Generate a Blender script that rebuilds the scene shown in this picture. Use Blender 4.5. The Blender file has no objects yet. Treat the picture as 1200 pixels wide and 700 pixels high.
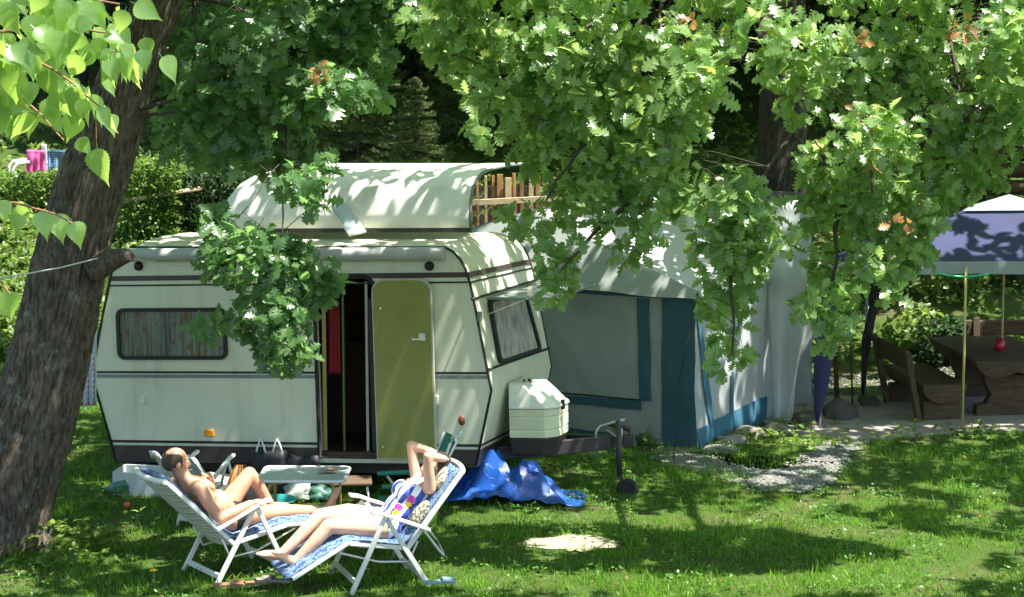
import bpy, bmesh, math, random
import numpy as np
from mathutils import Vector, Matrix, noise as mnoise
random.seed(7); RNG = np.random.default_rng(11)
SC = bpy.context.scene; COL = SC.collection
R_ = math.radians
V = Vector

# ------------------------------------------------------------------ camera
CAM_H, PITCH, FPX = 4.45, R_(8.0), 2460.0
cd = bpy.data.cameras.new('camera'); cam = bpy.data.objects.new('camera', cd); COL.objects.link(cam)
cam.location = (0, 0, CAM_H); cam.rotation_euler = (R_(90) - PITCH, 0, 0)
cd.sensor_width = 36; cd.lens = 36 * FPX / 1200; cd.clip_start = .1; cd.clip_end = 500
SC.camera = cam
CAMP = V((0, 0, CAM_H))
def ray(px, py):
    cx, cy = (px - 600) / FPX, (350 - py) / FPX
    return V((cx, math.cos(PITCH) + cy * math.sin(PITCH), -math.sin(PITCH) + cy * math.cos(PITCH)))
def gnd(px, py, z=0.0):
    d = ray(px, py); return CAMP + d * ((z - CAM_H) / d.z)
def dep(px, py, Y):
    d = ray(px, py); return CAMP + d * (Y / d.y)

# ------------------------------------------------------------------ tagging
def tag(o, label=None, cat=None, group=None, kind=None):
    if label: o['label'] = label
    if cat: o['category'] = cat
    if group: o['group'] = group
    if kind: o['kind'] = kind
    return o
def thing(name, label, cat, loc=(0, 0, 0), rz=0, group=None, mat=None):
    o = bpy.data.objects.new(name, None); COL.objects.link(o); o.empty_display_size = .2
    if mat is not None: o.matrix_world = mat
    else:
        o.location = loc; o.rotation_euler = (0, 0, rz)
    return tag(o, label, cat, group)

# ------------------------------------------------------------------ materials
def nodes_of(name):
    m = bpy.data.materials.new(name); m.use_nodes = True
    nt = m.node_tree; b = nt.nodes['Principled BSDF']; return m, nt, b
def ramp(nt, stops, interp='LINEAR'):
    r = nt.nodes.new('ShaderNodeValToRGB'); r.color_ramp.interpolation = interp
    el = r.color_ramp.elements
    while len(el) < len(stops): el.new(.5)
    for e, (p, c) in zip(el, stops):
        e.position = p; e.color = (*c, 1) if len(c) == 3 else c
    return r
def tnoise(nt, scale, detail=4, rough=.55, stretch=None, coord='Object'):
    tc = nt.nodes.new('ShaderNodeTexCoord'); n = nt.nodes.new('ShaderNodeTexNoise')
    n.inputs['Scale'].default_value = scale; n.inputs['Detail'].default_value = detail; n.inputs['Roughness'].default_value = rough
    src = tc.outputs[coord]
    if stretch:
        mp = nt.nodes.new('ShaderNodeMapping'); mp.inputs['Scale'].default_value = stretch
        nt.links.new(src, mp.inputs[0]); src = mp.outputs[0]
    nt.links.new(src, n.inputs['Vector']); return n
def mat(name, col, rough=.6, var=.12, vs=6, bump=0, bs=40, spec=.4, metal=0, stretch=None, trans=0, dirt=None, ds=2.5, dstretch=None, coat=0):
    m, nt, b = nodes_of(name)
    c = V(col)
    n = tnoise(nt, vs, 5, .6, stretch)
    r = ramp(nt, [(.25, tuple(c * (1 - var))), (.75, tuple(c * (1 + var)))])
    nt.links.new(n.outputs['Fac'], r.inputs[0]); out = r.outputs[0]
    if dirt:
        d = tnoise(nt, ds, 6, .7, dstretch)
        rr = ramp(nt, [(.5, (0, 0, 0)), (.78, (1, 1, 1))]); nt.links.new(d.outputs['Fac'], rr.inputs[0])
        mx = nt.nodes.new('ShaderNodeMix'); mx.data_type = 'RGBA'
        nt.links.new(rr.outputs[0], mx.inputs[0]); nt.links.new(out, mx.inputs[6]); mx.inputs[7].default_value = (*dirt, 1)
        out = mx.outputs[2]
    nt.links.new(out, b.inputs['Base Color'])
    b.inputs['Roughness'].default_value = rough; b.inputs['Specular IOR Level'].default_value = spec
    b.inputs['Metallic'].default_value = metal; b.inputs['Coat Weight'].default_value = coat
    if bump:
        bn = tnoise(nt, bs, 6, .65, stretch); bp = nt.nodes.new('ShaderNodeBump')
        bp.inputs['Strength'].default_value = bump; bp.inputs['Distance'].default_value = .02
        nt.links.new(bn.outputs['Fac'], bp.inputs['Height']); nt.links.new(bp.outputs[0], b.inputs['Normal'])
    if trans:
        t = nt.nodes.new('ShaderNodeBsdfTranslucent'); nt.links.new(out, t.inputs[0])
        mxs = nt.nodes.new('ShaderNodeMixShader'); mxs.inputs[0].default_value = trans
        nt.links.new(b.outputs[0], mxs.inputs[1]); nt.links.new(t.outputs[0], mxs.inputs[2])
        nt.links.new(mxs.outputs[0], nt.nodes['Material Output'].inputs[0])
    return m
def leafmat(name, lo, hi, tr, tfac=.4, rough=.42, spec=.5, dry=None, mott=38):
    m, nt, b = nodes_of(name)
    a = nt.nodes.new('ShaderNodeAttribute'); a.attribute_name = 'rnd'
    stops = [(.0, lo), (.97, hi)] if not dry else [(.0, lo), (.84, hi), (.97, dry)]
    r = ramp(nt, stops); nt.links.new(a.outputs['Fac'], r.inputs[0])
    mn = tnoise(nt, mott, 3, .7); mr = ramp(nt, [(.3, (.62, .62, .62)), (.6, (1.1, 1.1, 1.05))]); nt.links.new(mn.outputs['Fac'], mr.inputs[0])
    mm = nt.nodes.new('ShaderNodeMix'); mm.data_type = 'RGBA'; mm.blend_type = 'MULTIPLY'; mm.inputs[0].default_value = 1
    nt.links.new(r.outputs[0], mm.inputs[6]); nt.links.new(mr.outputs[0], mm.inputs[7])
    nt.links.new(mm.outputs[2], b.inputs['Base Color'])
    b.inputs['Roughness'].default_value = rough; b.inputs['Specular IOR Level'].default_value = spec
    t = nt.nodes.new('ShaderNodeBsdfTranslucent')
    r2 = ramp(nt, [(0, tuple(V(tr) * .75)), (1, tuple(V(tr) * 1.2))]); nt.links.new(a.outputs['Fac'], r2.inputs[0])
    nt.links.new(r2.outputs[0], t.inputs[0])
    mx = nt.nodes.new('ShaderNodeMixShader'); mx.inputs[0].default_value = tfac
    nt.links.new(b.outputs[0], mx.inputs[1]); nt.links.new(t.outputs[0], mx.inputs[2])
    nt.links.new(mx.outputs[0], nt.nodes['Material Output'].inputs[0])
    return m

M = {}
M['paint'] = mat('caravan_paint', (.585, .585, .45), .38, .05, 3, .05, 25, .4, dirt=(.46, .455, .34), ds=2.2, dstretch=(3, 3, .35))
M['roofpaint'] = mat('roof_paint', (.74, .74, .68), .45, .07, 4, .08, 12, .4, dirt=(.5, .5, .42), ds=3)
M['bagvinyl'] = mat('awning_vinyl', (.36, .37, .35), .5, .08, 5, .1, 20)
M['brown'] = mat('dark_brown_skirt', (.035, .026, .022), .5, .2, 8)
M['stripe'] = mat('brown_stripe', (.045, .03, .028), .4, .1, 20)
M['black'] = mat('black_rubber', (.012, .012, .012), .6, .2, 20)
M['greyline'] = mat('grey_moulding', (.16, .18, .17), .4, .1, 20)
M['olive'] = mat('olive_door_panel', (.205, .21, .05), .45, .08, 3, .08, 200, .4)
M['doorrim'] = mat('grey_door_rim', (.42, .42, .34), .4)
M['alu'] = mat('aluminium', (.6, .6, .58), .35, .1, 20, metal=.7)
M['interior'] = mat('interior_wood', (.06, .035, .02), .5, .3, 3, stretch=(1, 1, 12))
M['orange'] = mat('orange_reflector', (.75, .28, .01), .25, .05)
M['redlamp'] = mat('red_lamp', (.16, .045, .025), .25, .05)
M['white'] = mat('white_plastic', (.63, .63, .58), .4, .05, 8, .03, 60, dirt=(.5, .5, .44), ds=4)
M['slat'] = mat('white_sling', (.5, .5, .45), .6, .06, 10)
M['gasbox'] = mat('gas_box_shell', (.58, .58, .41), .45, .06, 5, .05, 60)
M['gaslid'] = mat('gas_box_lid', (.7, .7, .6), .4, .05, 5, .05, 60, dirt=(.4, .4, .33), ds=5)
M['steel'] = mat('galvanised_steel', (.42, .42, .42), .4, .2, 15, metal=.8)
M['darksteel'] = mat('dark_steel', (.035, .03, .028), .55, .3, 10)
M['tarp'] = mat('blue_tarp', (.008, .062, .30), .36, .12, 6, .12, 30, .5)
M['tentgrey'] = mat('grey_tent_canvas', (.29, .32, .305), .75, .08, 4, .15, 300, .2, trans=.12, dirt=(.2, .22, .2), ds=2)
M['tentroof'] = mat('lilac_grey_roof_canvas', (.50, .48, .52), .7, .07, 3, .15, 200, .2, trans=.12, dirt=(.34, .33, .33), ds=3)
M['teal'] = mat('teal_canvas', (.04, .10, .125), .75, .1, 5, .15, 300, .2, trans=.1)
M['bluecanvas'] = mat('blue_canvas', (.06, .17, .25), .7, .1, 5, .15, 300, .2, trans=.2)
M['sidelight'] = mat('light_grey_canvas', (.46, .49, .50), .7, .07, 4, .15, 200, .2, trans=.3)
M['navy'] = mat('navy_canvas', (.036, .042, .105), .7, .1, 5, .1, 200, .2, trans=.15)
M['valance'] = mat('grey_valance', (.29, .315, .34), .7, .06, 6, .1, 100, .2, trans=.2)
M['yellowpole'] = mat('yellow_pole', (.42, .34, .12), .45, .1, 10)
M['wood'] = mat('weathered_wood', (.075, .05, .03), .7, .5, 5, .5, 30, .2, stretch=(1, 8, 8))
M['woodpale'] = mat('orange_planks', (.38, .20, .09), .7, .35, 5, .3, 30, .2, stretch=(6, 6, 1))
M['woodlight'] = mat('pale_lath', (.55, .42, .27), .7, .2, 6, .3, 30, .2, stretch=(1, 6, 6))
M['stone'] = mat('stone', (.22, .2, .18), .85, .3, 5, .8, 14, .2)
M['darkstone'] = mat('dark_stone', (.07, .065, .055), .85, .4, 5, .8, 14, .2)
M['skin'] = mat('skin', (.50, .26, .165), .5, .2, 7, .12, 160, .35)
M['skinw'] = mat('pale_skin', (.62, .36, .26), .5, .16, 7, .12, 160, .35)
M['hairm'] = mat('short_brown_hair', (.06, .042, .03), .7, .3, 60, .6, 180, .3)
M['hairw'] = mat('dark_brown_hair', (.03, .018, .012), .6, .3, 60, .6, 150, .4, stretch=(1, 1, .2))
M['trunks'] = mat('dark_trunks', (.015, .016, .022), .7)
M['tabletop'] = mat('grey_green_table_top', (.36, .43, .42), .28, .06, 4, .03, 60, .5)
M['tablerim'] = mat('table_rim', (.62, .66, .66), .3)
M['yellowleg'] = mat('yellow_table_leg', (.5, .36, .06), .4)
M['greenplastic'] = mat('green_plastic', (.01, .16, .12), .4)
M['greenribbon'] = mat('green_ribbon', (.07, .11, .02), .5)
M['greenfabric'] = mat('green_fabric', (.02, .15, .11), .7)
M['towel'] = mat('white_towel', (.75, .74, .76), .85, .05, 10, .3, 200)
M['greycloth'] = mat('grey_cloth', (.33, .36, .33), .85, .15, 10, .3, 100)
M['redcloth'] = mat('red_cloth', (.26, .013, .022), .75, .15, 5)
M['pink'] = mat('pink_cloth', (.78, .12, .36), .7, .25, 14)
M['bag'] = mat('black_bag', (.016, .016, .02), .6, .3, 10)
M['brownseat'] = mat('brown_stool_seat', (.10, .065, .04), .6)
M['basin'] = mat('teal_basin', (.03, .3, .3), .35)
M['scarfbrown'] = mat('brown_scarf', (.34, .13, .03), .6, .5, 14, .5, 60, stretch=(3, 3, .4))
M['cratewhite'] = mat('pale_crate', (.5, .55, .55), .4)
M['crategreen'] = mat('green_bag_film', (.06, .16, .12), .4, .3, 8)
M['slipper'] = mat('orange_slipper', (.25, .13, .07), .7)
M['sandal'] = mat('grey_sandal', (.2, .18, .14), .7, .3, 20)
M['flipflop'] = mat('blue_grey_sole', (.2, .3, .36), .6)
M['peach'] = mat('peach_skin', (.6, .16, .06), .5, .3, 8)
M['yellowflower'] = mat('yellow_petals', (.8, .6, .02), .6)
M['stem'] = mat('green_stem', (.08, .16, .03), .6)
M['pages'] = mat('magazine_cover', (.25, .19, .13), .4, .6, 22)
M['concrete'] = mat('patio_concrete', (.25, .225, .2), .85, .2, 3, .3, 40, .2, dirt=(.14, .12, .1), ds=2)
M['gravelbase'] = mat('gravel_base', (.15, .145, .135), .9, .45, 40, .9, 60, .2, dirt=(.12, .13, .07), ds=3)
M['soil'] = mat('dry_soil', (.36, .31, .23), .95, .3, 20, .8, 50, .1, dirt=(.12, .12, .06), ds=6)
M['pebble'] = mat('pebble', (.19, .185, .18), .85, .5, 9, 0, 40, .2)
M['redglass'] = mat('red_jar', (.35, .01, .03), .2)
M['cord'] = mat('pale_cord', (.55, .55, .5), .7)
M['garland'] = mat('green_cord', (.02, .45, .22), .4)
M['purple'] = mat('mauve_canvas', (.09, .065, .075), .7)

def bark(name, c1, c2, lichen=None, sc=30):
    m, nt, b = nodes_of(name)
    n = tnoise(nt, sc, 8, .7, (1, 1, .26)); r = ramp(nt, [(.38, c1), (.6, c2)])
    nt.links.new(n.outputs['Fac'], r.inputs[0]); out = r.outputs[0]
    if lichen:
        d = tnoise(nt, 5, 8, .75); rr = ramp(nt, [(.56, (0, 0, 0)), (.66, (1, 1, 1))]); nt.links.new(d.outputs['Fac'], rr.inputs[0])
        mx = nt.nodes.new('ShaderNodeMix'); mx.data_type = 'RGBA'
        nt.links.new(rr.outputs[0], mx.inputs[0]); nt.links.new(out, mx.inputs[6]); mx.inputs[7].default_value = (*lichen, 1); out = mx.outputs[2]
    nt.links.new(out, b.inputs['Base Color']); b.inputs['Roughness'].default_value = .8; b.inputs['Specular IOR Level'].default_value = .3
    bp = nt.nodes.new('ShaderNodeBump'); bp.inputs['Strength'].default_value = 1; bp.inputs['Distance'].default_value = .05
    nt.links.new(n.outputs['Fac'], bp.inputs['Height']); nt.links.new(bp.outputs[0], b.inputs['Normal'])
    return m
M['bark'] = bark('oak_bark', (.048, .036, .027), (.185, .148, .115), (.26, .26, .22))
M['barkdark'] = bark('forest_bark', (.015, .012, .01), (.06, .05, .04))
M['barkbirch'] = bark('birch_bark', (.3, .28, .25), (.55, .52, .48))
M['twig'] = mat('twig_bark', (.045, .034, .024), .8, .3, 10)
M['birchtwig'] = mat('birch_twig', (.22, .11, .05), .7, .2, 10)
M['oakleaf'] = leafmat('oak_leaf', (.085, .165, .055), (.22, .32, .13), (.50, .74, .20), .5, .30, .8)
M['oakleafshade'] = leafmat('oak_leaf_shade_tone', (.05, .12, .045), (.11, .195, .075), (.28, .52, .13), .46, .32, .75)  # darker copy of the oak leaf, crown shade put into the colour
M['oakyoung'] = leafmat('young_oak_leaf', (.13, .20, .03), (.24, .30, .05), (.55, .60, .10), .45, .4, .5)
M['oakred'] = leafmat('withered_leaf', (.16, .085, .03), (.34, .17, .05), (.5, .28, .08), .4)
M['deadleaf'] = leafmat('dead_leaf', (.08, .05, .02), (.2, .12, .05), (.2, .12, .04), .2)
M['birchleaf'] = leafmat('birch_leaf', (.06, .14, .035), (.21, .31, .09), (.52, .76, .13), .55, .24, .9)
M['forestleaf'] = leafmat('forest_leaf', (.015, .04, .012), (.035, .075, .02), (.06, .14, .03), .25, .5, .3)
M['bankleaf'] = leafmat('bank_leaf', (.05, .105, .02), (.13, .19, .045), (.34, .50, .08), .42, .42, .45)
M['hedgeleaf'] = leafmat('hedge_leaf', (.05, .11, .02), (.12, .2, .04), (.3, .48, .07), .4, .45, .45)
M['needle'] = leafmat('spruce_needle', (.06, .11, .035), (.17, .23, .07), (.2, .28, .07), .25, .5, .3)
M['grass'] = leafmat('grass_blade', (.05, .145, .010), (.12, .245, .024), (.28, .54, .05), .42, .45, .3, (.26, .22, .08))
M['clover'] = leafmat('clover_leaf', (.04, .12, .02), (.09, .2, .04), (.22, .42, .05), .35, .45, .4)

def curtain_mat(name, stops, sx, floral):
    m, nt, b = nodes_of(name)
    n = tnoise(nt, 9, 3, .6, (sx * 1.5, 1, .1)); r = ramp(nt, stops); nt.links.new(n.outputs['Fac'], r.inputs[0]); out = r.outputs[0]  # vertical grey bands: striped cloth with pleat shading painted in
    if floral:
        f = tnoise(nt, 9, 5, .65, (2.0, 1, .8)); fr = ramp(nt, [(.53, (0, 0, 0)), (.6, (1, 1, 1))]); nt.links.new(f.outputs['Fac'], fr.inputs[0])
        mx = nt.nodes.new('ShaderNodeMix'); mx.data_type = 'RGBA'; nt.links.new(fr.outputs[0], mx.inputs[0]); nt.links.new(out, mx.inputs[6]); mx.inputs[7].default_value = (.36, .17, .12, 1); out = mx.outputs[2]
    nt.links.new(out, b.inputs['Base Color']); b.inputs['Roughness'].default_value = .85; return m
M['floral'] = curtain_mat('floral_curtain', [(.32, (.07, .075, .07)), (.42, (.30, .32, .30)), (.5, (.50, .50, .46)), (.58, (.16, .165, .16)), (.66, (.46, .46, .42)), (.75, (.2, .2, .19))], 2.2, 1)
M['netcurtain'] = curtain_mat('net_curtain', [(.3, (.2, .19, .17)), (.7, (.5, .47, .42))], 3, 0)
def check_mat(name, c1, c2, s):
    m, nt, b = nodes_of(name)
    tc = nt.nodes.new('ShaderNodeTexCoord'); facs = []
    for d in ('X', 'Z'):
        w = nt.nodes.new('ShaderNodeTexWave'); w.wave_type = 'BANDS'; w.bands_direction = d; w.inputs['Scale'].default_value = s
        nt.links.new(tc.outputs['Object'], w.inputs[0]); rr = ramp(nt, [(.5, (0, 0, 0)), (.55, (1, 1, 1))]); nt.links.new(w.outputs['Fac'], rr.inputs[0]); facs.append(rr)
    mx = nt.nodes.new('ShaderNodeMath'); mx.operation = 'MULTIPLY'
    nt.links.new(facs[0].outputs[0], mx.inputs[0]); nt.links.new(facs[1].outputs[0], mx.inputs[1])
    rr = ramp(nt, [(0, c1), (1, c2)]); nt.links.new(mx.outputs[0], rr.inputs[0]); nt.links.new(rr.outputs[0], b.inputs['Base Color']); b.inputs['Roughness'].default_value = .85
    return m
M['bluecheck'] = check_mat('blue_check_cloth', (.03, .08, .16), (.16, .3, .42), 9)
M['palecheck'] = check_mat('pale_check_cloth', (.52, .54, .62), (.78, .78, .8), 6)
def cushion_mat():
    m, nt, b = nodes_of('blue_patterned_cushion')
    tc = nt.nodes.new('ShaderNodeTexCoord')
    w = nt.nodes.new('ShaderNodeTexWave'); w.wave_type = 'BANDS'; w.bands_direction = 'Y'; w.inputs['Scale'].default_value = 6.5; w.inputs['Distortion'].default_value = 7; w.inputs['Detail'].default_value = 3; w.inputs['Detail Scale'].default_value = 4
    nt.links.new(tc.outputs['Object'], w.inputs[0])
    r = ramp(nt, [(.0, (.025, .06, .16)), (.45, (.045, .11, .25)), (.55, (.16, .24, .34)), (.68, (.42, .46, .48)), (.8, (.08, .15, .27))])
    nt.links.new(w.outputs['Fac'], r.inputs[0]); nt.links.new(r.outputs[0], b.inputs['Base Color']); b.inputs['Roughness'].default_value = .85
    return m
M['cushion'] = cushion_mat()
def pillow_mat():
    m, nt, b = nodes_of('beige_leaf_print')
    n = tnoise(nt, 45, 3, .6); r = ramp(nt, [(.47, (.09, .085, .06)), (.53, (.46, .41, .31))]); nt.links.new(n.outputs['Fac'], r.inputs[0])
    nt.links.new(r.outputs[0], b.inputs['Base Color']); b.inputs['Roughness'].default_value = .85; return m
M['pillow'] = pillow_mat()
def swim_mat():
    m, nt, b = nodes_of('striped_swimsuit')
    a = nt.nodes.new('ShaderNodeAttribute'); a.attribute_name = 'stripe'
    r = ramp(nt, [(0, (.82, .82, .86)), (.5, (.03, .06, .36))], 'CONSTANT'); nt.links.new(a.outputs['Fac'], r.inputs[0])
    f = nt.nodes.new('ShaderNodeAttribute'); f.attribute_name = 'flower'
    r2 = ramp(nt, [(0, (0, 0, 0)), (.3, (1, 1, 1))], 'CONSTANT'); nt.links.new(f.outputs['Fac'], r2.inputs[0])
    r3 = ramp(nt, [(0, (.6, .6, .02)), (.62, (.75, .55, .02)), (.7, (.5, .03, .35))]); nt.links.new(f.outputs['Fac'], r3.inputs[0])
    mx = nt.nodes.new('ShaderNodeMix'); mx.data_type = 'RGBA'
    nt.links.new(r2.outputs[0], mx.inputs[0]); nt.links.new(r.outputs[0], mx.inputs[6]); nt.links.new(r3.outputs[0], mx.inputs[7])
    nt.links.new(mx.outputs[2], b.inputs['Base Color']); b.inputs['Roughness'].default_value = .6; return m
M['swim'] = swim_mat()
def glass_mat():
    m, nt, b = nodes_of('window_pane')
    g = nt.nodes.new('ShaderNodeBsdfGlossy'); g.inputs['Roughness'].default_value = .03
    t = nt.nodes.new('ShaderNodeBsdfTransparent'); t.inputs[0].default_value = (.82, .86, .84, 1)
    fr = nt.nodes.new('ShaderNodeFresnel'); fr.inputs[0].default_value = 1.5
    mx = nt.nodes.new('ShaderNodeMixShader'); nt.links.new(fr.outputs[0], mx.inputs[0]); nt.links.new(t.outputs[0], mx.inputs[1]); nt.links.new(g.outputs[0], mx.inputs[2])
    nt.links.new(mx.outputs[0], nt.nodes['Material Output'].inputs[0]); return m
M['glass'] = glass_mat()
M['acryl'] = mat('tinted_acrylic_flap', (.34, .42, .42), .12, .35, 9, .12, 25, .8, trans=.35)
M['hatch'] = mat('milky_hatch', (.58, .66, .68), .2, .05, 5, 0, 10, .6, trans=.3)

def ground_mat():
    m, nt, b = nodes_of('meadow_soil')
    n = tnoise(nt, 1.1, 8, .65); r = ramp(nt, [(.3, (.035, .06, .014)), (.5, (.05, .085, .018)), (.62, (.07, .075, .03)), (.75, (.13, .10, .065))])
    nt.links.new(n.outputs['Fac'], r.inputs[0]); nt.links.new(r.outputs[0], b.inputs['Base Color']); b.inputs['Roughness'].default_value = .95; b.inputs['Specular IOR Level'].default_value = .1
    n2 = tnoise(nt, 30, 6, .7); bp = nt.nodes.new('ShaderNodeBump'); bp.inputs['Strength'].default_value = .8; bp.inputs['Distance'].default_value = .03
    nt.links.new(n2.outputs['Fac'], bp.inputs['Height']); nt.links.new(bp.outputs[0], b.inputs['Normal']); return m
M['ground'] = ground_mat()

# ------------------------------------------------------------------ mesh builder
class MB:
    def __init__(s): s.v = []; s.f = []; s.m = []; s.s = []
    def add(s, vs, fs, mi=0, smooth=False):
        o = len(s.v); s.v += [tuple(v) for v in vs]
        for f in fs: s.f.append(tuple(i + o for i in f)); s.m.append(mi); s.s.append(smooth)
        return s
    def box(s, c, size, R=None, mi=0):
        c = V(c); x, y, z = [a / 2 for a in size]
        vs = [V((i, j, k)) for i in (-x, x) for j in (-y, y) for k in (-z, z)]
        if R is not None: vs = [R @ v for v in vs]
        return s.add([c + v for v in vs], [(0, 1, 3, 2), (4, 6, 7, 5), (0, 4, 5, 1), (2, 3, 7, 6), (0, 2, 6, 4), (1, 5, 7, 3)], mi)
    def bar(s, a, b, w, h, up=(0, 0, 1), mi=0):
        a, b = V(a), V(b); d = (b - a); L = d.length; d.normalize(); u = V(up)
        sd = d.cross(u)
        if sd.length < 1e-4: sd = d.cross(V((1, 0, 0)))
        sd.normalize(); u = sd.cross(d)
        R = Matrix((d, sd, u)).transposed()
        return s.box((a + b) / 2, (L, w, h), R, mi)
    def tube(s, pts, rad, seg=8, mi=0, caps=True, ell=None):
        pts = [V(p) for p in pts]; n = len(pts)
        if not hasattr(rad, '__len__'): rad = [rad] * n
        ring = []; u = None
        for i, p in enumerate(pts):
            t = (pts[min(i + 1, n - 1)] - pts[max(i - 1, 0)]).normalized()
            if u is None:
                u = t.cross(V((0, 0, 1)));
                if u.length < 1e-3: u = t.cross(V((1, 0, 0)))
                u.normalize()
            else:
                u = (u - t * u.dot(t)).normalized()
            w = t.cross(u)
            for k in range(seg):
                a = 2 * math.pi * k / seg
                ring.append(p + (u * math.cos(a) + w * math.sin(a)) * rad[i])
        fs = [(i * seg + k, i * seg + (k + 1) % seg, (i + 1) * seg + (k + 1) % seg, (i + 1) * seg + k) for i in range(n - 1) for k in range(seg)]
        s.add(ring, fs, mi, True)
        if caps:
            s.add(ring[:seg], [tuple(range(seg))[::-1]], mi); s.add(ring[-seg:], [tuple(range(seg))], mi)
        return s
    def ball(s, c, r, seg=14, rings=9, mi=0, R=None):
        c = V(c); r = r if hasattr(r, '__len__') else (r, r, r); vs = []
        for i in range(rings + 1):
            th = math.pi * i / rings
            for k in range(seg):
                ph = 2 * math.pi * k / seg
                v = V((r[0] * math.sin(th) * math.cos(ph), r[1] * math.sin(th) * math.sin(ph), r[2] * math.cos(th)))
                vs.append(c + (R @ v if R is not None else v))
        fs = [(i * seg + k, (i + 1) * seg + k, (i + 1) * seg + (k + 1) % seg, i * seg + (k + 1) % seg) for i in range(rings) for k in range(seg)]
        return s.add(vs, fs, mi, True)
    def rcone(s, a, ra, b, rb, seg=14):
        a, b = V(a), V(b); d = (b - a).normalized(); pts = []; rr = []
        for i in range(5):
            th = math.pi / 2 * (i + .05) / 5; pts.append(a - d * ra * math.cos(th)); rr.append(ra * math.sin(th))
        pts.append(a); rr.append(ra); pts.append((a + b) / 2); rr.append((ra + rb) / 2); pts.append(b); rr.append(rb)
        for i in range(4, -1, -1):
            th = math.pi / 2 * (i + .05) / 5; pts.append(b + d * rb * math.cos(th)); rr.append(rb * math.sin(th))
        return s.tube(pts, rr, seg)
    def prism(s, poly, ext, mi=0):
        poly = [V(p) for p in poly]; e = V(ext); n = len(poly)
        s.add(poly + [p + e for p in poly], [tuple(range(n))[::-1], tuple(range(n, 2 * n))] + [(i, (i + 1) % n, n + (i + 1) % n, n + i) for i in range(n)], mi)
        return s
    def sheet(s, grid, mi=0, smooth=True):
        nr, nc = len(grid), len(grid[0])
        return s.add([p for r in grid for p in r], [(i * nc + j, i * nc + j + 1, (i + 1) * nc + j + 1, (i + 1) * nc + j) for i in range(nr - 1) for j in range(nc - 1)], mi, smooth)
    def build(s, name, mats, parent=None, world=False, bevel=0, solid=0, fix=True, sub=0, seg=2):
        vs = s.v
        if world and parent is not None:
            inv = parent.matrix_basis.inverted(); vs = [inv @ V(v) for v in vs]
        me = bpy.data.meshes.new(name); me.from_pydata([tuple(v) for v in vs], [], s.f)
        for m in (mats if isinstance(mats, (list, tuple)) else [mats]): me.materials.append(M[m] if isinstance(m, str) else m)
        me.polygons.foreach_set('material_index', s.m); me.polygons.foreach_set('use_smooth', s.s)
        if fix:
            bm = bmesh.new(); bm.from_mesh(me); bmesh.ops.remove_doubles(bm, verts=bm.verts, dist=1e-5)
            bmesh.ops.recalc_face_normals(bm, faces=bm.faces); bm.to_mesh(me); bm.free()
        o = bpy.data.objects.new(name, me); COL.objects.link(o)
        if parent is not None: o.parent = parent
        if solid:
            d = o.modifiers.new('solid', 'SOLIDIFY'); d.thickness = solid; d.offset = 0
        if bevel:
            d = o.modifiers.new('bevel', 'BEVEL'); d.width = bevel; d.segments = seg; d.limit_method = 'ANGLE'; d.angle_limit = R_(35)
        if sub:
            d = o.modifiers.new('sub', 'SUBSURF'); d.levels = sub; d.render_levels = sub
        return o
def fill_holes(outer, holes, fn):
    """planar polygon with holes; returns verts, faces (3D through fn)"""
    bm = bmesh.new()
    for loop in [outer] + holes:
        vs = [bm.verts.new((p[0], p[1], 0)) for p in loop]
        for i in range(len(vs)): bm.edges.new((vs[i], vs[(i + 1) % len(vs)]))
    bmesh.ops.triangle_fill(bm, use_beauty=True, use_dissolve=False, edges=bm.edges)
    bm.verts.index_update(); vs = [fn(v.co.x, v.co.y) for v in bm.verts]; fs = [tuple(v.index for v in f.verts) for f in bm.faces]
    bm.free(); return vs, fs
def rrect(x0, z0, x1, z1, r, n=5, corners=(1, 1, 1, 1)):
    out = []
    for k, (cx, cz, a0) in enumerate([(x1 - r, z1 - r, 0), (x0 + r, z1 - r, 90), (x0 + r, z0 + r, 180), (x1 - r, z0 + r, 270)]):
        if corners[k]:
            for i in range(n + 1):
                a = R_(a0 + 90 * i / n); out.append((cx + r * math.cos(a), cz + r * math.sin(a)))
        else:
            sx = 1 if k in (0, 3) else -1; sz = 1 if k in (0, 1) else -1
            out.append((cx + r * sx, cz + r * sz))
    return out

# ------------------------------------------------------------------ sun
SUN = V((.36, -.11, .92)).normalized()
ld = bpy.data.lights.new('sun', 'SUN'); ld.energy = 5.0; ld.angle = R_(.53); ld.color = (1, .95, .86)
lo = bpy.data.objects.new('sun', ld); COL.objects.link(lo); lo.rotation_euler = SUN.to_track_quat('Z', 'Y').to_euler()
w = bpy.data.worlds.new('World'); SC.world = w; w.use_nodes = True
sk = w.node_tree.nodes.new('ShaderNodeTexSky'); sk.sky_type = 'NISHITA'; sk.sun_disc = False
sk.sun_elevation = math.asin(SUN.z); sk.sun_rotation = math.atan2(SUN.x, SUN.y)
bg = w.node_tree.nodes['Background']; bg.inputs[1].default_value = .105
w.node_tree.links.new(sk.outputs[0], bg.inputs[0])
SC.view_settings.view_transform = 'Standard'; SC.view_settings.look = 'None'; SC.view_settings.gamma = 1
SC.view_settings.use_curve_mapping = False
SC.view_settings.exposure = 1.85
SC.cycles.max_bounces = 8; SC.cycles.diffuse_bounces = 4; SC.cycles.transparent_max_bounces = 8
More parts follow.
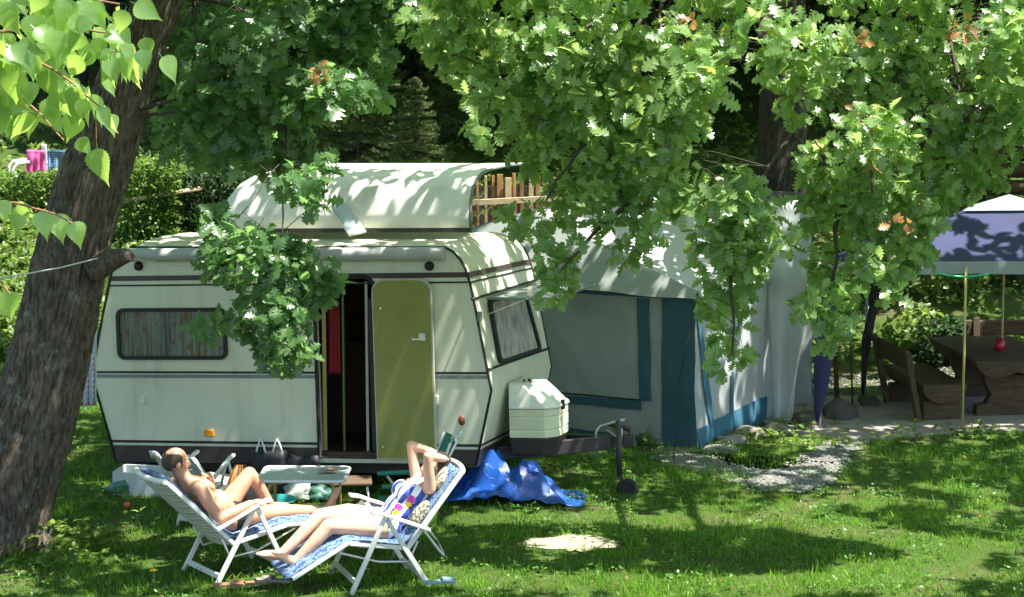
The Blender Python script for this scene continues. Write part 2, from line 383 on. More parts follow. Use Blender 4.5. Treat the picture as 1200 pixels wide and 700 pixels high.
# ================================================================== CARAVAN
Rz = Matrix.Rotation(R_(-16.01), 3, 'Z'); Rx = Matrix.Rotation(R_(-3.33), 3, 'X'); Ry = Matrix.Rotation(R_(-2.63), 3, 'Y')
CR = Rz @ Rx @ Ry; CO = V((-3.743, 19.3, .387)); CW = 2.05
CM = Matrix.Translation(CO) @ CR.to_4x4()
CRi = CR.inverted()
def S(px, py, Y=0.0):
    o = CRi @ (CAMP - CO); d = CRi @ ray(px, py); t = (Y - o.y) / d.y; p = o + d * t; return (p.x, p.z)
def SP(px, py, Y=0.0):
    x, z = S(px, py, Y); return V((x, Y, z))
def onplane(px, py, p0, nrm):
    o = CRi @ (CAMP - CO); d = CRi @ ray(px, py); return o + d * ((p0 - o).dot(nrm) / d.dot(nrm))
caravan = thing('caravan', 'cream touring caravan with open olive door and raised pop-up roof standing under the trees', 'caravan', mat=CM)
prof_px = [(137, 541), (108, 440), (117, 388), (131, 318), (135, 306), (143, 297), (156, 290),
           (522, 290), (531, 295), (540, 304.5), (546, 316), (551, 332), (556, 355), (576, 458), (558, 545)]
prof = [S(*p) for p in prof_px]
NR = len(prof)
roof_i = {6: .75, 7: .75, 5: .45, 8: .45, 4: .2, 9: .2}
# side wall with door opening
d0 = S(375, 536); d1 = S(439, 323.5)
door = rrect(d0[0], d0[1], d1[0], d1[1], .13, 6, (1, 1, 0, 0))
mb = MB()
vs, fs = fill_holes(prof, [door], lambda x, z: V((x, 0, z))); mb.add(vs, fs)
vs, fs = fill_holes(prof, [], lambda x, z: V((x, CW, z))); mb.add(vs, fs)
NY = 12
grid = []
for j in range(NY + 1):
    t = j / NY; row = []
    for i, (x, z) in enumerate(prof):
        cz = .11 * roof_i.get(i, 0) * (math.sin(math.pi * t) ** .7)
        row.append(V((x, CW * t, z + cz)))
    row.append(row[0]); grid.append(row)
mb.sheet(grid, 0, True)
bdy = mb.build('body', ['paint'], caravan)
bdy.data.set_sharp_from_angle(angle=R_(28))
# interior
mb = MB()
x0, z0 = d0[0] - .75, d0[1]; x1 = d1[0] + .35; zt = d1[1] + .05
mb.box(((x0 + x1) / 2, CW - .12, (z0 + zt) / 2), (x1 - x0, .06, zt - z0)); mb.box((x0, CW / 2, (z0 + zt) / 2), (.05, CW - .2, zt - z0)); mb.box((x1, CW / 2, (z0 + zt) / 2), (.05, CW - .2, zt - z0))
mb.box(((x0 + x1) / 2, CW / 2, z0 + .02), (x1 - x0, CW - .1, .05))
mb.box(((x0 + x1) / 2 + .1, CW - .45, z0 + .48), (x1 - x0 - .1, .6, .9)); mb.box(((x0 + x1) / 2, CW - .4, zt - .25), (x1 - x0, .4, .5))
mb.build('interior_cabinet', ['interior'], caravan, bevel=.006)
# skirt (dark lower band) along the side and front end
zs_ = -.012
def band(mbx, zlo, zhi, off, mi, xa=None, xb=None, ends=True):
    """strip on the side face between local heights, following the sloped outline"""
    def xr(z):
        a, b = V((*prof[-1], 0)), V((*prof[-2], 0))
        if z > prof[-2][1]: a, b = V((*prof[-2], 0)), V((*prof[-3], 0))
        t = (z - a.y) / (b.y - a.y); return a.x + (b.x - a.x) * t
    def xl(z):
        a, b = V((*prof[0], 0)), V((*prof[1], 0))
        if z > prof[1][1]: a, b = V((*prof[1], 0)), V((*prof[3], 0))
        t = (z - a.y) / (b.y - a.y); return a.x + (b.x - a.x) * t
    l0, l1 = (xl(zlo), xl(zhi)) if xa is None else (xa, xa)
    r0, r1 = (xr(zlo), xr(zhi)) if xb is None else (xb, xb)
    mbx.prism([(l0, -off, zlo), (r0, -off, zlo), (r1, -off, zhi), (l1, -off, zhi)], (0, off + .004, 0), mi)
    if ends and xb is None:   # wrap over the front end
        a = V((r0 + off * .8, -off, zlo)); b = V((r1 + off * .8, -off, zhi))
        mbx.add([a, a + V((0, CW + off, 0)), b + V((0, CW + off, 0)), b], [(0, 1, 2, 3)], mi)
        mbx.add([V((r0, -off, zlo)), a, b, V((r1, -off, zhi))], [(0, 1, 2, 3)], mi)
zb = prof[0][1]; zbr = min(prof[0][1], prof[-1][1])
DX0, DX1 = d0[0] - .02, d1[0] + .52
for xa_, xb_ in ((None, DX0), (DX1, None)):
    mb = MB(); band(mb, zb, -.035, .010, 0, xa_, xb_); mb.build('skirt', ['brown'], caravan)
def zof(py, px=330): return S(px, py)[1]
for (pa, pb, m_, nm) in ((321.5, 327.5, 'stripe', 'stripe'), (332, 334, 'black', 'stripe'), (435.5, 438, 'black', 'stripe'), (439.5, 443.5, 'greyline', 'moulding'), (518, 521, 'black', 'stripe')):
    za, zc = zof(pb), zof(pa); mb = MB()
    if pa < 340:
        band(mb, za, zc, .006, 0, None, None)
    else:
        band(mb, za, zc, .006, 0, None, DX0); mb.build(nm, [m_], caravan); mb = MB(); band(mb, za, zc, .006, 0, DX1, None, ends=pa > 500)
    mb.build(nm, [m_], caravan)
# dark edge moulding round side face + along the far edge of the front end
mb = MB()
for Y in (-.004, CW + .002):
    mb.tube([V((x, Y, z)) for x, z in prof] , .012, 6); mb.tube([V((*prof[-1][:1], Y, prof[-1][1])), V((prof[0][0], Y, prof[0][1]))], .01, 6)
mb.build('edge_moulding', ['black'], caravan)
# underframe + wheels + floor shadow box
mb = MB(); mb.box((prof[0][0] + 1.7, CW / 2, zb - .06), (3.1, CW - .5, .1)); mb.build('chassis', ['darksteel'], caravan)
for Y in (.14, CW - .14):
    wz = -.387 + .27 + .04
    mb = MB(); 
    for r, hw in ((.29, .085),):
        prof2 = [(.17, hw), (.25, hw), (.29, hw * .7), (.29, -hw * .7), (.25, -hw), (.17, -hw)]
        mb.sheet([[V((1.75 + rr * math.cos(a), Y + yy, wz + rr * math.sin(a))) for rr, yy in prof2] for a in np.linspace(0, 2 * math.pi, 28)])
    wl = mb.build('wheel', ['black'], caravan)
    mb = MB(); mb.tube([(1.75, Y - .06, wz), (1.75, Y + .06, wz)], .17, 20); mb.build('rim', ['steel'], wl)
# side window
def window(name, px_rect, rad, curt):
    a = S(px_rect[0], px_rect[3]); b = S(px_rect[2], px_rect[1])
    outer = rrect(a[0], a[1], b[0], b[1], rad); inner = rrect(a[0] + .035, a[1] + .035, b[0] - .035, b[1] - .035, rad - .03)
    mb = MB(); n = len(outer)
    for y0, y1, A, B in ((-.004, -.028, outer, outer), (-.028, -.028, outer, inner), (-.028, -.002, inner, inner)):
        mb.add([V((p[0], y0, p[1])) for p in A] + [V((p[0], y1, p[1])) for p in B], [(i, (i + 1) % n, n + (i + 1) % n, n + i) for i in range(n)])
    f = mb.build(name, ['black'], caravan)
    W_, H_ = b[0] - a[0] - .05, b[1] - a[1] - .05
    g = []
    for j in range(9):
        row = []
        for i in range(120):
            x = a[0] + .025 + W_ * i / 119; z = a[1] + .025 + H_ * j / 8
            row.append(V((x, -.010 + .009 * math.sin(i * .62 + .6 * math.sin(i * .11)) * (1 - .1 * j / 8), z)))
        g.append(row)
    mb = MB(); mb.sheet(g); mb.build('curtain', [curt], f)
    vs, fs = fill_holes(inner, [], lambda x, z: V((x, -.02, z))); mb = MB(); mb.add(vs, fs); mb.build('pane', ['glass'], f)
window('side_window', (139, 360.5, 265.5, 421.5), .075, 'floral')
# door frame, leaf
mb = MB()
dpth = [(d0[0], d0[1])] + door[::-1]
loop = [V((x, -.008, z)) for x, z in rrect(d0[0], d0[1], d1[0], d1[1], .13, 6, (1, 1, 0, 0))]
mb.tube(loop + [loop[0]], .018, 6); mb.build('door_frame', ['black'], caravan)
mb = MB(); n = len(loop)
mb.add([p for p in loop] + [p + V((0, .09, 0)) for p in loop], [(i, (i + 1) % n, n + (i + 1) % n, n + i) for i in range(n)]); mb.build('door_reveal', ['doorrim'], caravan)
yl = -.07
la = S(441.5, 538.5, yl); lb = S(505, 326.5, yl)
leaf_o = rrect(la[0], la[1], lb[0], lb[1], .12, 7, (1, 1, 0, 0)); leaf_i = rrect(la[0] + .014, la[1] + .014, lb[0] - .014, lb[1] - .014, .11, 7, (1, 1, 0, 0))
mb = MB(); mb.prism([(x, yl, z) for x, z in leaf_o], (0, .035, 0)); dl = mb.build('door', ['doorrim'], caravan, bevel=.004)
mb = MB(); mb.prism([(x, yl - .006, z) for x, z in leaf_i], (0, .008, 0)); mb.build('door_panel', ['olive'], dl, bevel=.002)
hx, hz = S(492, 396, yl); mb = MB(); mb.box((hx + .03, yl - .02, hz + .01), (.06, .03, .07)); mb.box((hx - .02, yl - .03, hz - .01), (.09, .018, .02)); mb.tube([(hx + .05, yl - .02, hz + .02), (hx + .05, yl - .05, hz + .02)], .014, 8); mb.build('handle', ['alu'], dl, bevel=.004)
for p in ((446, 362), (449, 524)):
    mb = MB(); x, z = S(*p, yl); mb.ball((x, yl - .008, z), .011, 8, 6); mb.build('rivet', ['alu'], dl)
mb = MB(); mb.box(((la[0] - .02), -.035, (la[1] + lb[1]) / 2 - .05), (.03, .07, (lb[1] - la[1]) - .25)); mb.build('hinge', ['black'], caravan)
# vertical ribbons inside the doorway
for px, m_, wd in ((380, 'yellowpole', .035), (402.5, 'greenribbon', .02), (430, 'doorrim', .025)):
    a = SP(px - 1, 330, .12); b = SP(px + 1.5, 533, .12); mb = MB(); mb.bar(a, b, wd, .012, (0, 1, 0)); mb.build('door_ribbon', [m_], caravan)
# awning bag along the upper edge
a = SP(151, 299, -.05); b = SP(520, 298, -.05)
mb = MB(); n = 24; mb.tube([a.lerp(b, i / n) + V((0, 0, .004 * math.sin(i * 1.7))) for i in range(n + 1)], .062, 14)
bag = mb.build('awning_bag', ['bagvinyl'], caravan)
mb = MB(); mb.bar(a + V((0, .03, .055)), b + V((0, .03, .055)), .02, .012, (0, 0, 1)); mb.build('awning_rail', ['alu'], bag)
for px, py in ((163, 312), (503.5, 312)):
    p = SP(px, py); mb = MB(); mb.tube([p + V((0, .005, 0)), p + V((0, -.03, 0)), p + V((0, -.045, 0))], [.043, .04, .02], 16); mb.build('cap', ['black'], caravan)
for nm, px, py, sz, m_ in (('reflector', 245.5, 507.5, (.095, .02, .06), 'orange'), ('socket', 168, 469, (.04, .03, .07), 'white'), ('socket', 511, 469, (.05, .03, .085), 'white')):
    p = SP(px, py); mb = MB(); mb.box(p + V((0, -.008, 0)), sz); mb.build(nm, [m_], caravan, bevel=.006)
p = SP(541, 493); mb = MB(); mb.ball(p, (.032, .02, .048)); mb.build('side_lamp', ['redlamp'], caravan)
# ---- front end window + open flap
e0 = V((prof[-3][0], 0, prof[-3][1])); e1 = V((prof[-2][0], 0, prof[-2][1])); ed = (e0 - e1).normalized(); en = V((ed.z, 0, -ed.x))
if en.x < 0: en = -en
def E(px, py, off=0.0): return onplane(px, py, e1 + en * off, en)
wq = [E(570, 352), E(613.5, 341), E(632.5, 410.5), E(583.5, 427)]     # tl tr br bl
def ering(sc):
    c = sum(wq, V()) / 4
    q = [c + (p - c) * sc for p in wq]; out = []
    for k in range(4):
        p, a, b = q[k], q[k - 1], q[(k + 1) % 4]
        for i in range(5):
            t = i / 4; pa = p + (a - p).normalized() * .07; pb = p + (b - p).normalized() * .07
            out.append(pa * (1 - t) ** 2 + p * 2 * t * (1 - t) + pb * t ** 2)
    return out
oo, ii = ering(1.0), ering(.90); n = len(oo)
mb = MB()
for A, B, ya, yb in ((oo, oo, .002, .03), (oo, ii, .03, .03), (ii, ii, .03, .003)):
    mb.add([p + en * ya for p in A] + [p + en * yb for p in B], [(i, (i + 1) % n, n + (i + 1) % n, n + i) for i in range(n)])
fw = mb.build('front_window', ['black'], caravan)
g = []
for j in range(8):
    row = []
    for i in range(90):
        u = .05 + .9 * i / 89; v_ = .05 + .9 * j / 7
        p = (wq[0].lerp(wq[1], u)).lerp(wq[3].lerp(wq[2], u), v_); row.append(p + en * (.011 + .006 * math.sin(i * .9 + .8 * math.sin(i * .13))))
    g.append(row)
mb = MB(); mb.sheet(g); mb.build('curtain', ['netcurtain'], fw)
# flap hinged at the top, swung outwards
h0, h1 = E(570, 350, .035), E(626, 332, .035); out = (V((.93, 0, .02))).normalized() * .62
g = [[h0.lerp(h1, i / 12) + out * (j / 8) + V((0, 0, -.03 * (j / 8) ** 2 )) for i in range(13)] for j in range(9)]
mb = MB(); mb.sheet(g); fl = mb.build('window_flap', ['acryl'], fw, solid=.012)
mb = MB(); mb.tube([g[0][0], g[8][0], g[8][12], g[0][12]], .011, 6); mb.build('flap_rim', ['greyline'], fl)
for (a_, b_) in ((E(573, 368, .03), g[5][0]), (E(620, 350, .03), g[5][12])):
    mb = MB(); mb.tube([a_, b_], .007, 6); mb.build('stay', ['alu'], fw)
p = E(562, 371, .02); mb = MB(); mb.box(p, (.03, .07, .09), None); mb.build('lamp', ['greyline'], caravan, bevel=.01)
mb = MB()
for a_, b_ in (((553, 351), (629, 328)), ((573, 433), (644, 408))):
    mb.tube([E(*a_, .006), E(*b_, .006)], .012, 6)
mb.build('end_trim', ['black'], caravan)
# ---- gas box on the drawbar
gp = V((prof[-1][0] + .19, .74, 0))
gz0, gw, gl = -.09, .82, .50
def gsec(x0, x1, z, taper, yw): return [V((x0, gp.y - yw / 2, z)), V((x1 - taper, gp.y - yw / 2, z)), V((x1, gp.y - yw / 2 + taper * 1.2, z)), V((x1, gp.y + yw / 2 - taper * 1.2, z)), V((x1 - taper, gp.y + yw / 2, z)), V((x0, gp.y + yw / 2, z))]
gx = gp.x
def loft(mbx, secs, mi=0):
    n = len(secs[0])
    mbx.add([p for s_ in secs for p in s_], [(k * n + i, k * n + (i + 1) % n, (k + 1) * n + (i + 1) % n, (k + 1) * n + i) for k in range(len(secs) - 1) for i in range(n)] + [tuple(range(n))[::-1], tuple(range((len(secs) - 1) * n, len(secs) * n))], mi)
gz0, gw, gl = -.15, .60, .43
mb = MB(); loft(mb, [gsec(gx, gx + gl - .06, gz0, .08, gw - .06), gsec(gx, gx + gl, gz0 + .16, .1, gw)]); gb0 = mb.build('gas_box', ['brown'], caravan, bevel=.012)
mb = MB(); loft(mb, [gsec(gx, gx + gl, gz0 + .162, .1, gw), gsec(gx, gx + gl, gz0 + .22, .1, gw), gsec(gx, gx + gl - .006, gz0 + .225, .1, gw - .008), gsec(gx, gx + gl - .006, gz0 + .232, .1, gw - .008), gsec(gx, gx + gl, gz0 + .237, .1, gw), gsec(gx, gx + gl, gz0 + .34, .1, gw), gsec(gx, gx + gl - .006, gz0 + .345, .1, gw - .008), gsec(gx, gx + gl - .006, gz0 + .352, .1, gw - .008), gsec(gx, gx + gl, gz0 + .357, .1, gw), gsec(gx, gx + gl, gz0 + .42, .1, gw)]); mb.build('gas_box_shell', ['gasbox'], gb0, bevel=.006)
mb = MB(); zt_ = gz0 + .42
yA, yB = gp.y - gw / 2, gp.y + gw / 2
lid_lo = gsec(gx - .0, gx + gl + .012, zt_ + .003, .1, gw + .024)
lid_up = [V((gx, yA, zt_ + .22)), V((gx + gl * .32, yA + .02, zt_ + .21)), V((gx + gl * .58, yA + .10, zt_ + .20)), V((gx + gl * .58, yB - .10, zt_ + .20)), V((gx + gl * .32, yB - .02, zt_ + .21)), V((gx, yB, zt_ + .22))]
loft(mb, [lid_lo, [p + V((0, 0, .02)) for p in lid_lo], lid_up, [V((p.x * .92 + gx * .08 if p.x > gx + .01 else p.x, gp.y + (p.y - gp.y) * .86, p.z + .022)) for p in lid_up]])
gl_ = mb.build('lid', ['gaslid'], gb0, bevel=.016, seg=3)
mb = MB(); mb.box((gx + gl + .012, gp.y - .05, zt_ + .02), (.03, .05, .09)); mb.build('latch', ['black'], gl_, bevel=.005)
for i in range(3):
    mb = MB(); mb.ball((gx + .1 + .03 * i, gp.y - .12 + .05 * (i % 2), zt_ + .245), .012, 8, 5); mb.build('knob', ['black'], gl_)
# drawbar, brake lever, jockey wheel
mb = MB(); xf = prof[-1][0]; tip = V((xf + 1.10, CW / 2, -.10))
for Y in (.55, CW - .55): mb.bar((xf - .2, Y, -.17), tip + V((-.1, (Y - CW / 2) * .08, 0)), .08, .13)
mb.bar(tip + V((-.2, 0, 0)), tip + V((.12, 0, .01)), .09, .1); mb.tube([tip + V((.08, 0, 0)), tip + V((.08, 0, .12)), tip + V((-.14, 0, .17))], [.035, .03, .02], 8)
db = mb.build('drawbar', ['darksteel'], caravan, bevel=.01)
mb = MB(); q = tip + V((-.05, -.05, 0)); mb.tube([q + V((-.16, -.06, -.14)), q + V((-.17, -.06, .10)), q + V((-.13, -.06, .16)), q + V((-.03, -.05, .19)), q + V((.1, -.04, .22))], .013, 8); mb.tube([q + V((-.08, 0, .12)), q + V((.06, .0, .02)), q + V((.06, 0, .12)), q + V((0, 0, .19))], .011, 8); mb.build('brake_lever', ['steel'], db)
mb = MB(); jw = tip + V((.0, -.14, 0)); mb.tube([jw + V((0, 0, .22)), jw + V((0, 0, -.3))], .026, 10); jz = -.60
mb.bar(jw + V((0, 0, -.28)), jw + V((.05, 0, -.42)), .05, .03); jk = mb.build('jockey_leg', ['darksteel'], db)
mb = MB(); jc = jw + V((.07, 0, -.42)); mb.tube([jc + V((0, -.03, 0)), jc + V((0, -.025, 0)), jc + V((0, .025, 0)), jc + V((0, .03, 0))], [.085, .1, .1, .085], 20); mb.build('jockey_wheel', ['black'], jk)
# pop-up roof : rounded shell rising from the near side, open at its front end
hprof = [(y_, 1.30 * h_) for y_, h_ in [(0, 0), (.005, .10), (.025, .19), (.07, .27), (.14, .33), (.26, .375), (.45, .40), (.8, .42), (1.2, .425), (1.55, .42)]]
YB = .38
xa = S(250, 271, YB)[0]; xb = S(551, 269.5, YB)[0]; zb0 = S(551, 267, YB)[1]; zb1 = S(266, 268, YB)[1]
SX = [(0, 0.0), (.03, .30), (.1, .6), (.18, .78), (.3, .9), (.5, .97), (.8, 1), (1.2, 1)]
cols = [(xa + a_, s_) for a_, s_ in SX]; xl_ = cols[-1][0]
cols += [(xl_ + (xb - xl_) * i / 8, 1) for i in range(1, 9)]
g = []
for yy, hh in hprof:
    row = []
    for (x, s_) in cols:
        t = (x - xa) / (xb - xa); z = zb1 + (zb0 - zb1) * t
        ex = .30 * max(0, (t - .85) / .15) ** 2 * (yy / 1.55)
        row.append(V((x + ex, YB + yy + .12 * (1 - s_) ** 2, z + hh * s_ * (1.06 - .06 * t))))
    g.append(row)
mb = MB(); mb.sheet(g); pr = mb.build('pop_up_roof', ['roofpaint'], caravan, solid=.02)
mb = MB(); mb.tube([r[-1] for r in g], .014, 6); mb.tube([V((r[-1].x - .16, r[-1].y - .003, r[-1].z + .006)) for r in g], .006, 5); mb.build('edge_strip', ['greyline'], pr)
mb = MB(); mb.bar(V((xa + .1, YB + .02, zb1 - .02)), V((xb, YB + .02, zb0 - .02)), .06, .04, (0, 0, 1)); mb.build('gasket', ['darksteel'], pr)
# open hatch leaning on the roof edge
h_ = [SP(388, 241, YB - .03), SP(406, 238, YB - .03), SP(429, 271, YB - .20), SP(410, 276, YB - .22)]
mb = MB(); mb.add(h_, [(0, 1, 2, 3)]); hp = mb.build('roof_hatch', ['hatch'], caravan, solid=.02)
mb = MB(); mb.tube([h_[0], h_[3], h_[2]], .014, 6); mb.build('hatch_frame', ['alu'], hp)

# red garment hanging in the doorway
mb = MB(); g = []
for j in range(12):
    t = j / 11; g.append([SP(384 + (14 + 2 * t) * i / 9, 358 + 80 * t + (6 if i in (0, 9) and j == 0 else 0), .22 + .02 * math.sin(i * 2 + t * 2)) for i in range(10)])
mb.sheet([[CM @ p for p in r] for r in g]); o = mb.build('hanging_garment', ['redcloth'], solid=.006)
tag(o, 'red garment hanging just inside the open caravan doorway', 'garment')

# ================================================================== GREY AWNING TENT
TC = gnd(813, 527); tu = (V((-.85, .53, 0))).normalized(); tv = V((.53, .85, 0)).normalized()
tent = thing('awning_tent', 'grey awning tent with teal trim standing behind the caravan drawbar', 'tent', TC, 0)
zE = dep(812, 343, TC.y).z
tn = V((tu.y, -tu.x, 0)) * -1
if tn.y > 0: tn = -tn
def F(px, py, off=0.0):
    d = ray(px, py); p0 = TC + tn * off; t = (p0 - CAMP).dot(tn) / d.dot(tn); return CAMP + d * t
U0 = 2.5
def wr(a, b, z0, z1, off, nx=26, nz=16, amp=.02, seed=0):
    """wrinkled panel spanning a->b horizontally, z0..z1 (z given as pairs for both ends)"""
    g = []
    nrm = (b - a).cross(V((0, 0, 1))).normalized()
    if nrm.y > 0: nrm = -nrm
    for j in range(nz + 1):
        t = j / nz; row = []
        for i in range(nx + 1):
            s = i / nx; p = a.lerp(b, s); za = z0[0] + (z0[1] - z0[0]) * s; zc = z1[0] + (z1[1] - z1[0]) * s
            q = V((p.x, p.y, za + (zc - za) * t))
            k = mnoise.noise(q * 2.2 + V((seed, 0, 0))) + .5 * mnoise.noise(V((q.x * 7 + q.z * 3, q.z * 1.6, seed)))
            row.append(q + nrm * (off + 1.5 * amp * k))
        g.append(row)
    return g
mb = MB(); A = TC + tu * U0
mb.sheet(wr(TC, A, (0, 0), (zE, zE + .02), 0, 40, 24, .022, 3)); mb.build('front_wall', ['tentgrey'], tent, world=True)
def bandq(name, px4, m_, off, amp=.02, nx=12, nz=12):
    q = [F(*p) for p in px4]   # tl tr br bl
    g = []
    for j in range(nz + 1):
        row = []
        for i in range(nx + 1):
            p = q[0].lerp(q[1], i / nx).lerp(q[3].lerp(q[2], i / nx), j / nz)
            k = mnoise.noise(p * 2.2 + V((3, 0, 0))) + .5 * mnoise.noise(V((p.x * 7 + p.z * 3, p.z * 1.6, 3)))
            row.append(p + tn * (off + .033 * k))
        g.append(row)
    mb = MB(); mb.sheet(g); mb.build(name, [m_], tent, world=True)
bandq('teal_band', [(560, 326), (813, 347), (813, 352), (560, 336)], 'teal', .012)
bandq('teal_band', [(748, 349), (762, 350), (764, 470), (750, 470)], 'teal', .016)
bandq('teal_panel', [(776, 350), (813, 350), (817, 530), (776, 528)], 'teal', .014)
bandq('teal_band', [(600, 458), (752, 470), (752, 481), (600, 466)], 'teal', .012)
bandq('teal_band', [(600, 494), (750, 511), (752, 540), (600, 520)], 'teal', .012)
bandq('seam', [(600, 454), (750, 467.5), (750, 469.5), (600, 456)], 'black', .02)
# right wall
zR = dep(895, 338, (TC + tv * 1.62).y).z
B = TC + tv * 2.3
mb = MB(); mb.sheet(wr(TC + tv * .01, B, (0, 0), (zE, zE + .03), 0, 30, 24, .03, 8)); mb.build('side_wall', ['sidelight'], tent, world=True)
sn = V((tv.y, -tv.x, 0))
def Fs(px, py, off=0.0):
    d = ray(px, py); return CAMP + d * ((TC + sn * off - CAMP).dot(sn) / d.dot(sn))
def sideq(name, px4, m_, off):
    q = [Fs(*p) for p in px4]; g = []
    nrm = (B - TC).cross(V((0, 0, 1))).normalized()
    if nrm.y > 0: nrm = -nrm
    for j in range(13):
        row = []
        for i in range(13):
            p = q[0].lerp(q[1], i / 12).lerp(q[3].lerp(q[2], i / 12), j / 12)
            k = mnoise.noise(p * 2.2 + V((8, 0, 0))) + .5 * mnoise.noise(V((p.x * 7 + p.z * 3, p.z * 1.6, 8)))
            row.append(p + nrm * (off + .045 * k))
        g.append(row)
    mb = MB(); mb.sheet(g); mb.build(name, [m_], tent, world=True)
sideq('blue_base', [(815, 503), (897, 464), (897, 500), (819, 531)], 'bluecanvas', .015)
sideq('blue_band', [(814, 352), (818, 352), (827, 430), (821, 430)], 'bluecanvas', .02)
sideq('blue_band', [(821, 430), (827, 430), (836, 497), (830, 500)], 'bluecanvas', .022)
sideq('blue_band', [(821, 430), (838, 426), (838, 432), (822, 436)], 'bluecanvas', .024)
sideq('blue_band', [(854, 436), (857, 435), (860, 482), (857, 484)], 'bluecanvas', .02)
# roof: ridge runs along tv at distance U0 from the corner, gable end leans back
AP = TC + tu * 2.15 + tv * .35; AP.z = dep(575, 246, AP.y).z
RB = AP + tv * 3.0
E0 = V((*TC.xy, zE + .02)) + sn * .05 + tn * .06; E1 = E0 + tv * 3.2
def quad(a, b, c, d, nx, nz, amp, seed, sag=0):
    g = []
    for j in range(nz + 1):
        row = []
        for i in range(nx + 1):
            s, t = i / nx, j / nz; p = a.lerp(b, s).lerp(d.lerp(c, s), t)
            row.append(p + V((0, 0, amp * mnoise.noise(p * 2.5 + V((seed, 0, 0))) - sag * math.sin(math.pi * s) * math.sin(math.pi * t))))
        g.append(row)
    return g
mb = MB(); mb.sheet(quad(E0, E1, RB, AP, 24, 20, .03, 5, .10))
L0 = E0 + tu * 4.2; mb.sheet(quad(AP, RB, L0 + tv * 3.2, L0, 10, 10, .03, 6, .05)); mb.build('roof', ['tentroof'], tent, world=True)
mb = MB(); mb.sheet(quad(E0, L0, AP, AP, 20, 12, .02, 9)); mb.build('gable', ['tentgrey'], tent, world=True)
mb = MB(); mb.sheet(quad(E0 + V((0, 0, .01)), L0 + V((0, 0, .01)), L0 + V((0, 0, -.07)) + tn * .05, E0 + V((0, 0, -.07)) + tn * .05, 40, 3, .02, 4)); mb.sheet(quad(E0 + V((0, 0, .01)), E1 + V((0, 0, .01)), E1 + V((0, 0, -.07)) + sn * .04, E0 + V((0, 0, -.07)) + sn * .04, 40, 3, .02, 4))
mb.build('eave_flap', ['tentgrey'], tent, world=True)
mb = MB(); mb.tube([V((*TC.xy, zE)) + tn * .03 - tu * .03, F(797, 440, .05), gnd(789, 545)], .006, 5); mb.build('guy_rope', ['black'], tent, world=True)

# tall grey tarpaulin screen + darker one behind, beside the gazebo
def hang(name, px_grid, Y, m_, label, cat, amp=.03, seed=1, solid=.004):
    g = []; nz, nx = 22, 14
    tl, tr, br, bl = [dep(*p, Y) for p in px_grid]
    for j in range(nz + 1):
        row = []
        for i in range(nx + 1):
            s, t = i / nx, j / nz; p = tl.lerp(tr, s).lerp(bl.lerp(br, s), t)
            row.append(p + V((0, amp * (math.sin(s * 9 + seed + t * 1.5) * .5 + mnoise.noise(p * 3 + V((0, 0, seed))) * 1.3), 0)))
        g.append(row)
    mb = MB(); mb.sheet(g); o = mb.build(name, [m_], solid=solid); tag(o, label, cat); return o
hang('tarpaulin_screen', [(897, 235), (956, 235), (926, 505), (906, 505)], 22.0, 'sidelight', 'pale grey tarpaulin screen hanging in a narrowing strip beside the tent', 'tarpaulin', .06, 1)
hang('shade_screen', [(880, 300), (956, 290), (950, 492), (886, 492)], 23.0, 'tentgrey', 'darker grey sheet hanging behind the pale tarpaulin strip', 'sheet', .04, 4)
o = hang('canopy_edge', [(880, 222), (960, 228), (958, 250), (885, 250)], 24.2, 'purple', 'mauve canopy edge seen above the grey tarpaulin between the leaves', 'canopy', .03, 2, .05)

# ================================================================== BLUE GAZEBO
gl0 = gnd(963, 505); zEv = dep(1127, 318, 21.67).z
GA = V((gl0.x - .02, gl0.y, 0)); GBx = GA + V((3.15, .05, 0)); GD = GA + V((.78, 2.0, 0)) * 1.05; GC = GBx + (GD - GA)
gz = thing('gazebo', 'blue gazebo with pale top cap and grey valance over the patio table', 'gazebo', (GA + GC) / 2)
PK = (GA + GC) / 2 + V((.18, 0, 0)); PK.z = dep(1163, 231, PK.y).z
cap0 = .80
cs = [V((p.x, p.y, zEv + .10)) for p in (GA, GBx, GC, GD)]
mb = MB()
for k in range(4):
    a, b = cs[k], cs[(k + 1) % 4]; a2, b2 = a.lerp(PK, cap0), b.lerp(PK, cap0)
    mb.sheet(quad(a, b, b2, a2, 16, 12, .012, k, .03))
mb.build('canopy', ['navy'], gz, world=True)
mb = MB()
for k in range(4):
    a, b = cs[k].lerp(PK, cap0 - .06) + V((0, 0, .03)), cs[(k + 1) % 4].lerp(PK, cap0 - .06) + V((0, 0, .03)); mb.sheet(quad(a, b, PK + V((0, 0, .03)), PK + V((0, 0, .03)), 8, 6, .004, k))
mb.build('top_cap', ['valance'], gz, world=True)
mb = MB()
for k in range(4):
    a, b = cs[k], cs[(k + 1) % 4]; o_ = ((a + b) / 2 - (GA + GC) / 2); o_.z = 0; o_.normalize()
    g = [[a.lerp(b, i / 30) + o_ * .02 * (j / 4) + V((0, 0, -.125 * j / 4 - .012 * math.sin(math.pi * ((i / 30) * 2 % 1)) * (j / 4))) for i in range(31)] for j in range(5)]
    mb.sheet(g)
mb.build('valance', ['valance'], gz, world=True)
for p, top in ((GA, None), (GBx, None), (GC, None), (GD, None)):
    mb = MB(); mb.tube([p, V((p.x, p.y, zEv + .08))], .018, 8); mb.build('leg', ['valance'], gz, world=True)
for px, py, Y in ((1127.5, 506, 21.67), (1173.5, 455, 23.5)):
    a = gnd(px, py) if py > 500 else V((dep(px, 430, Y).x, Y, 0)); mb = MB(); mb.tube([a, V((a.x - .01, a.y, zEv + .06))], .014, 8); mb.build('pole', ['yellowpole'], gz, world=True)
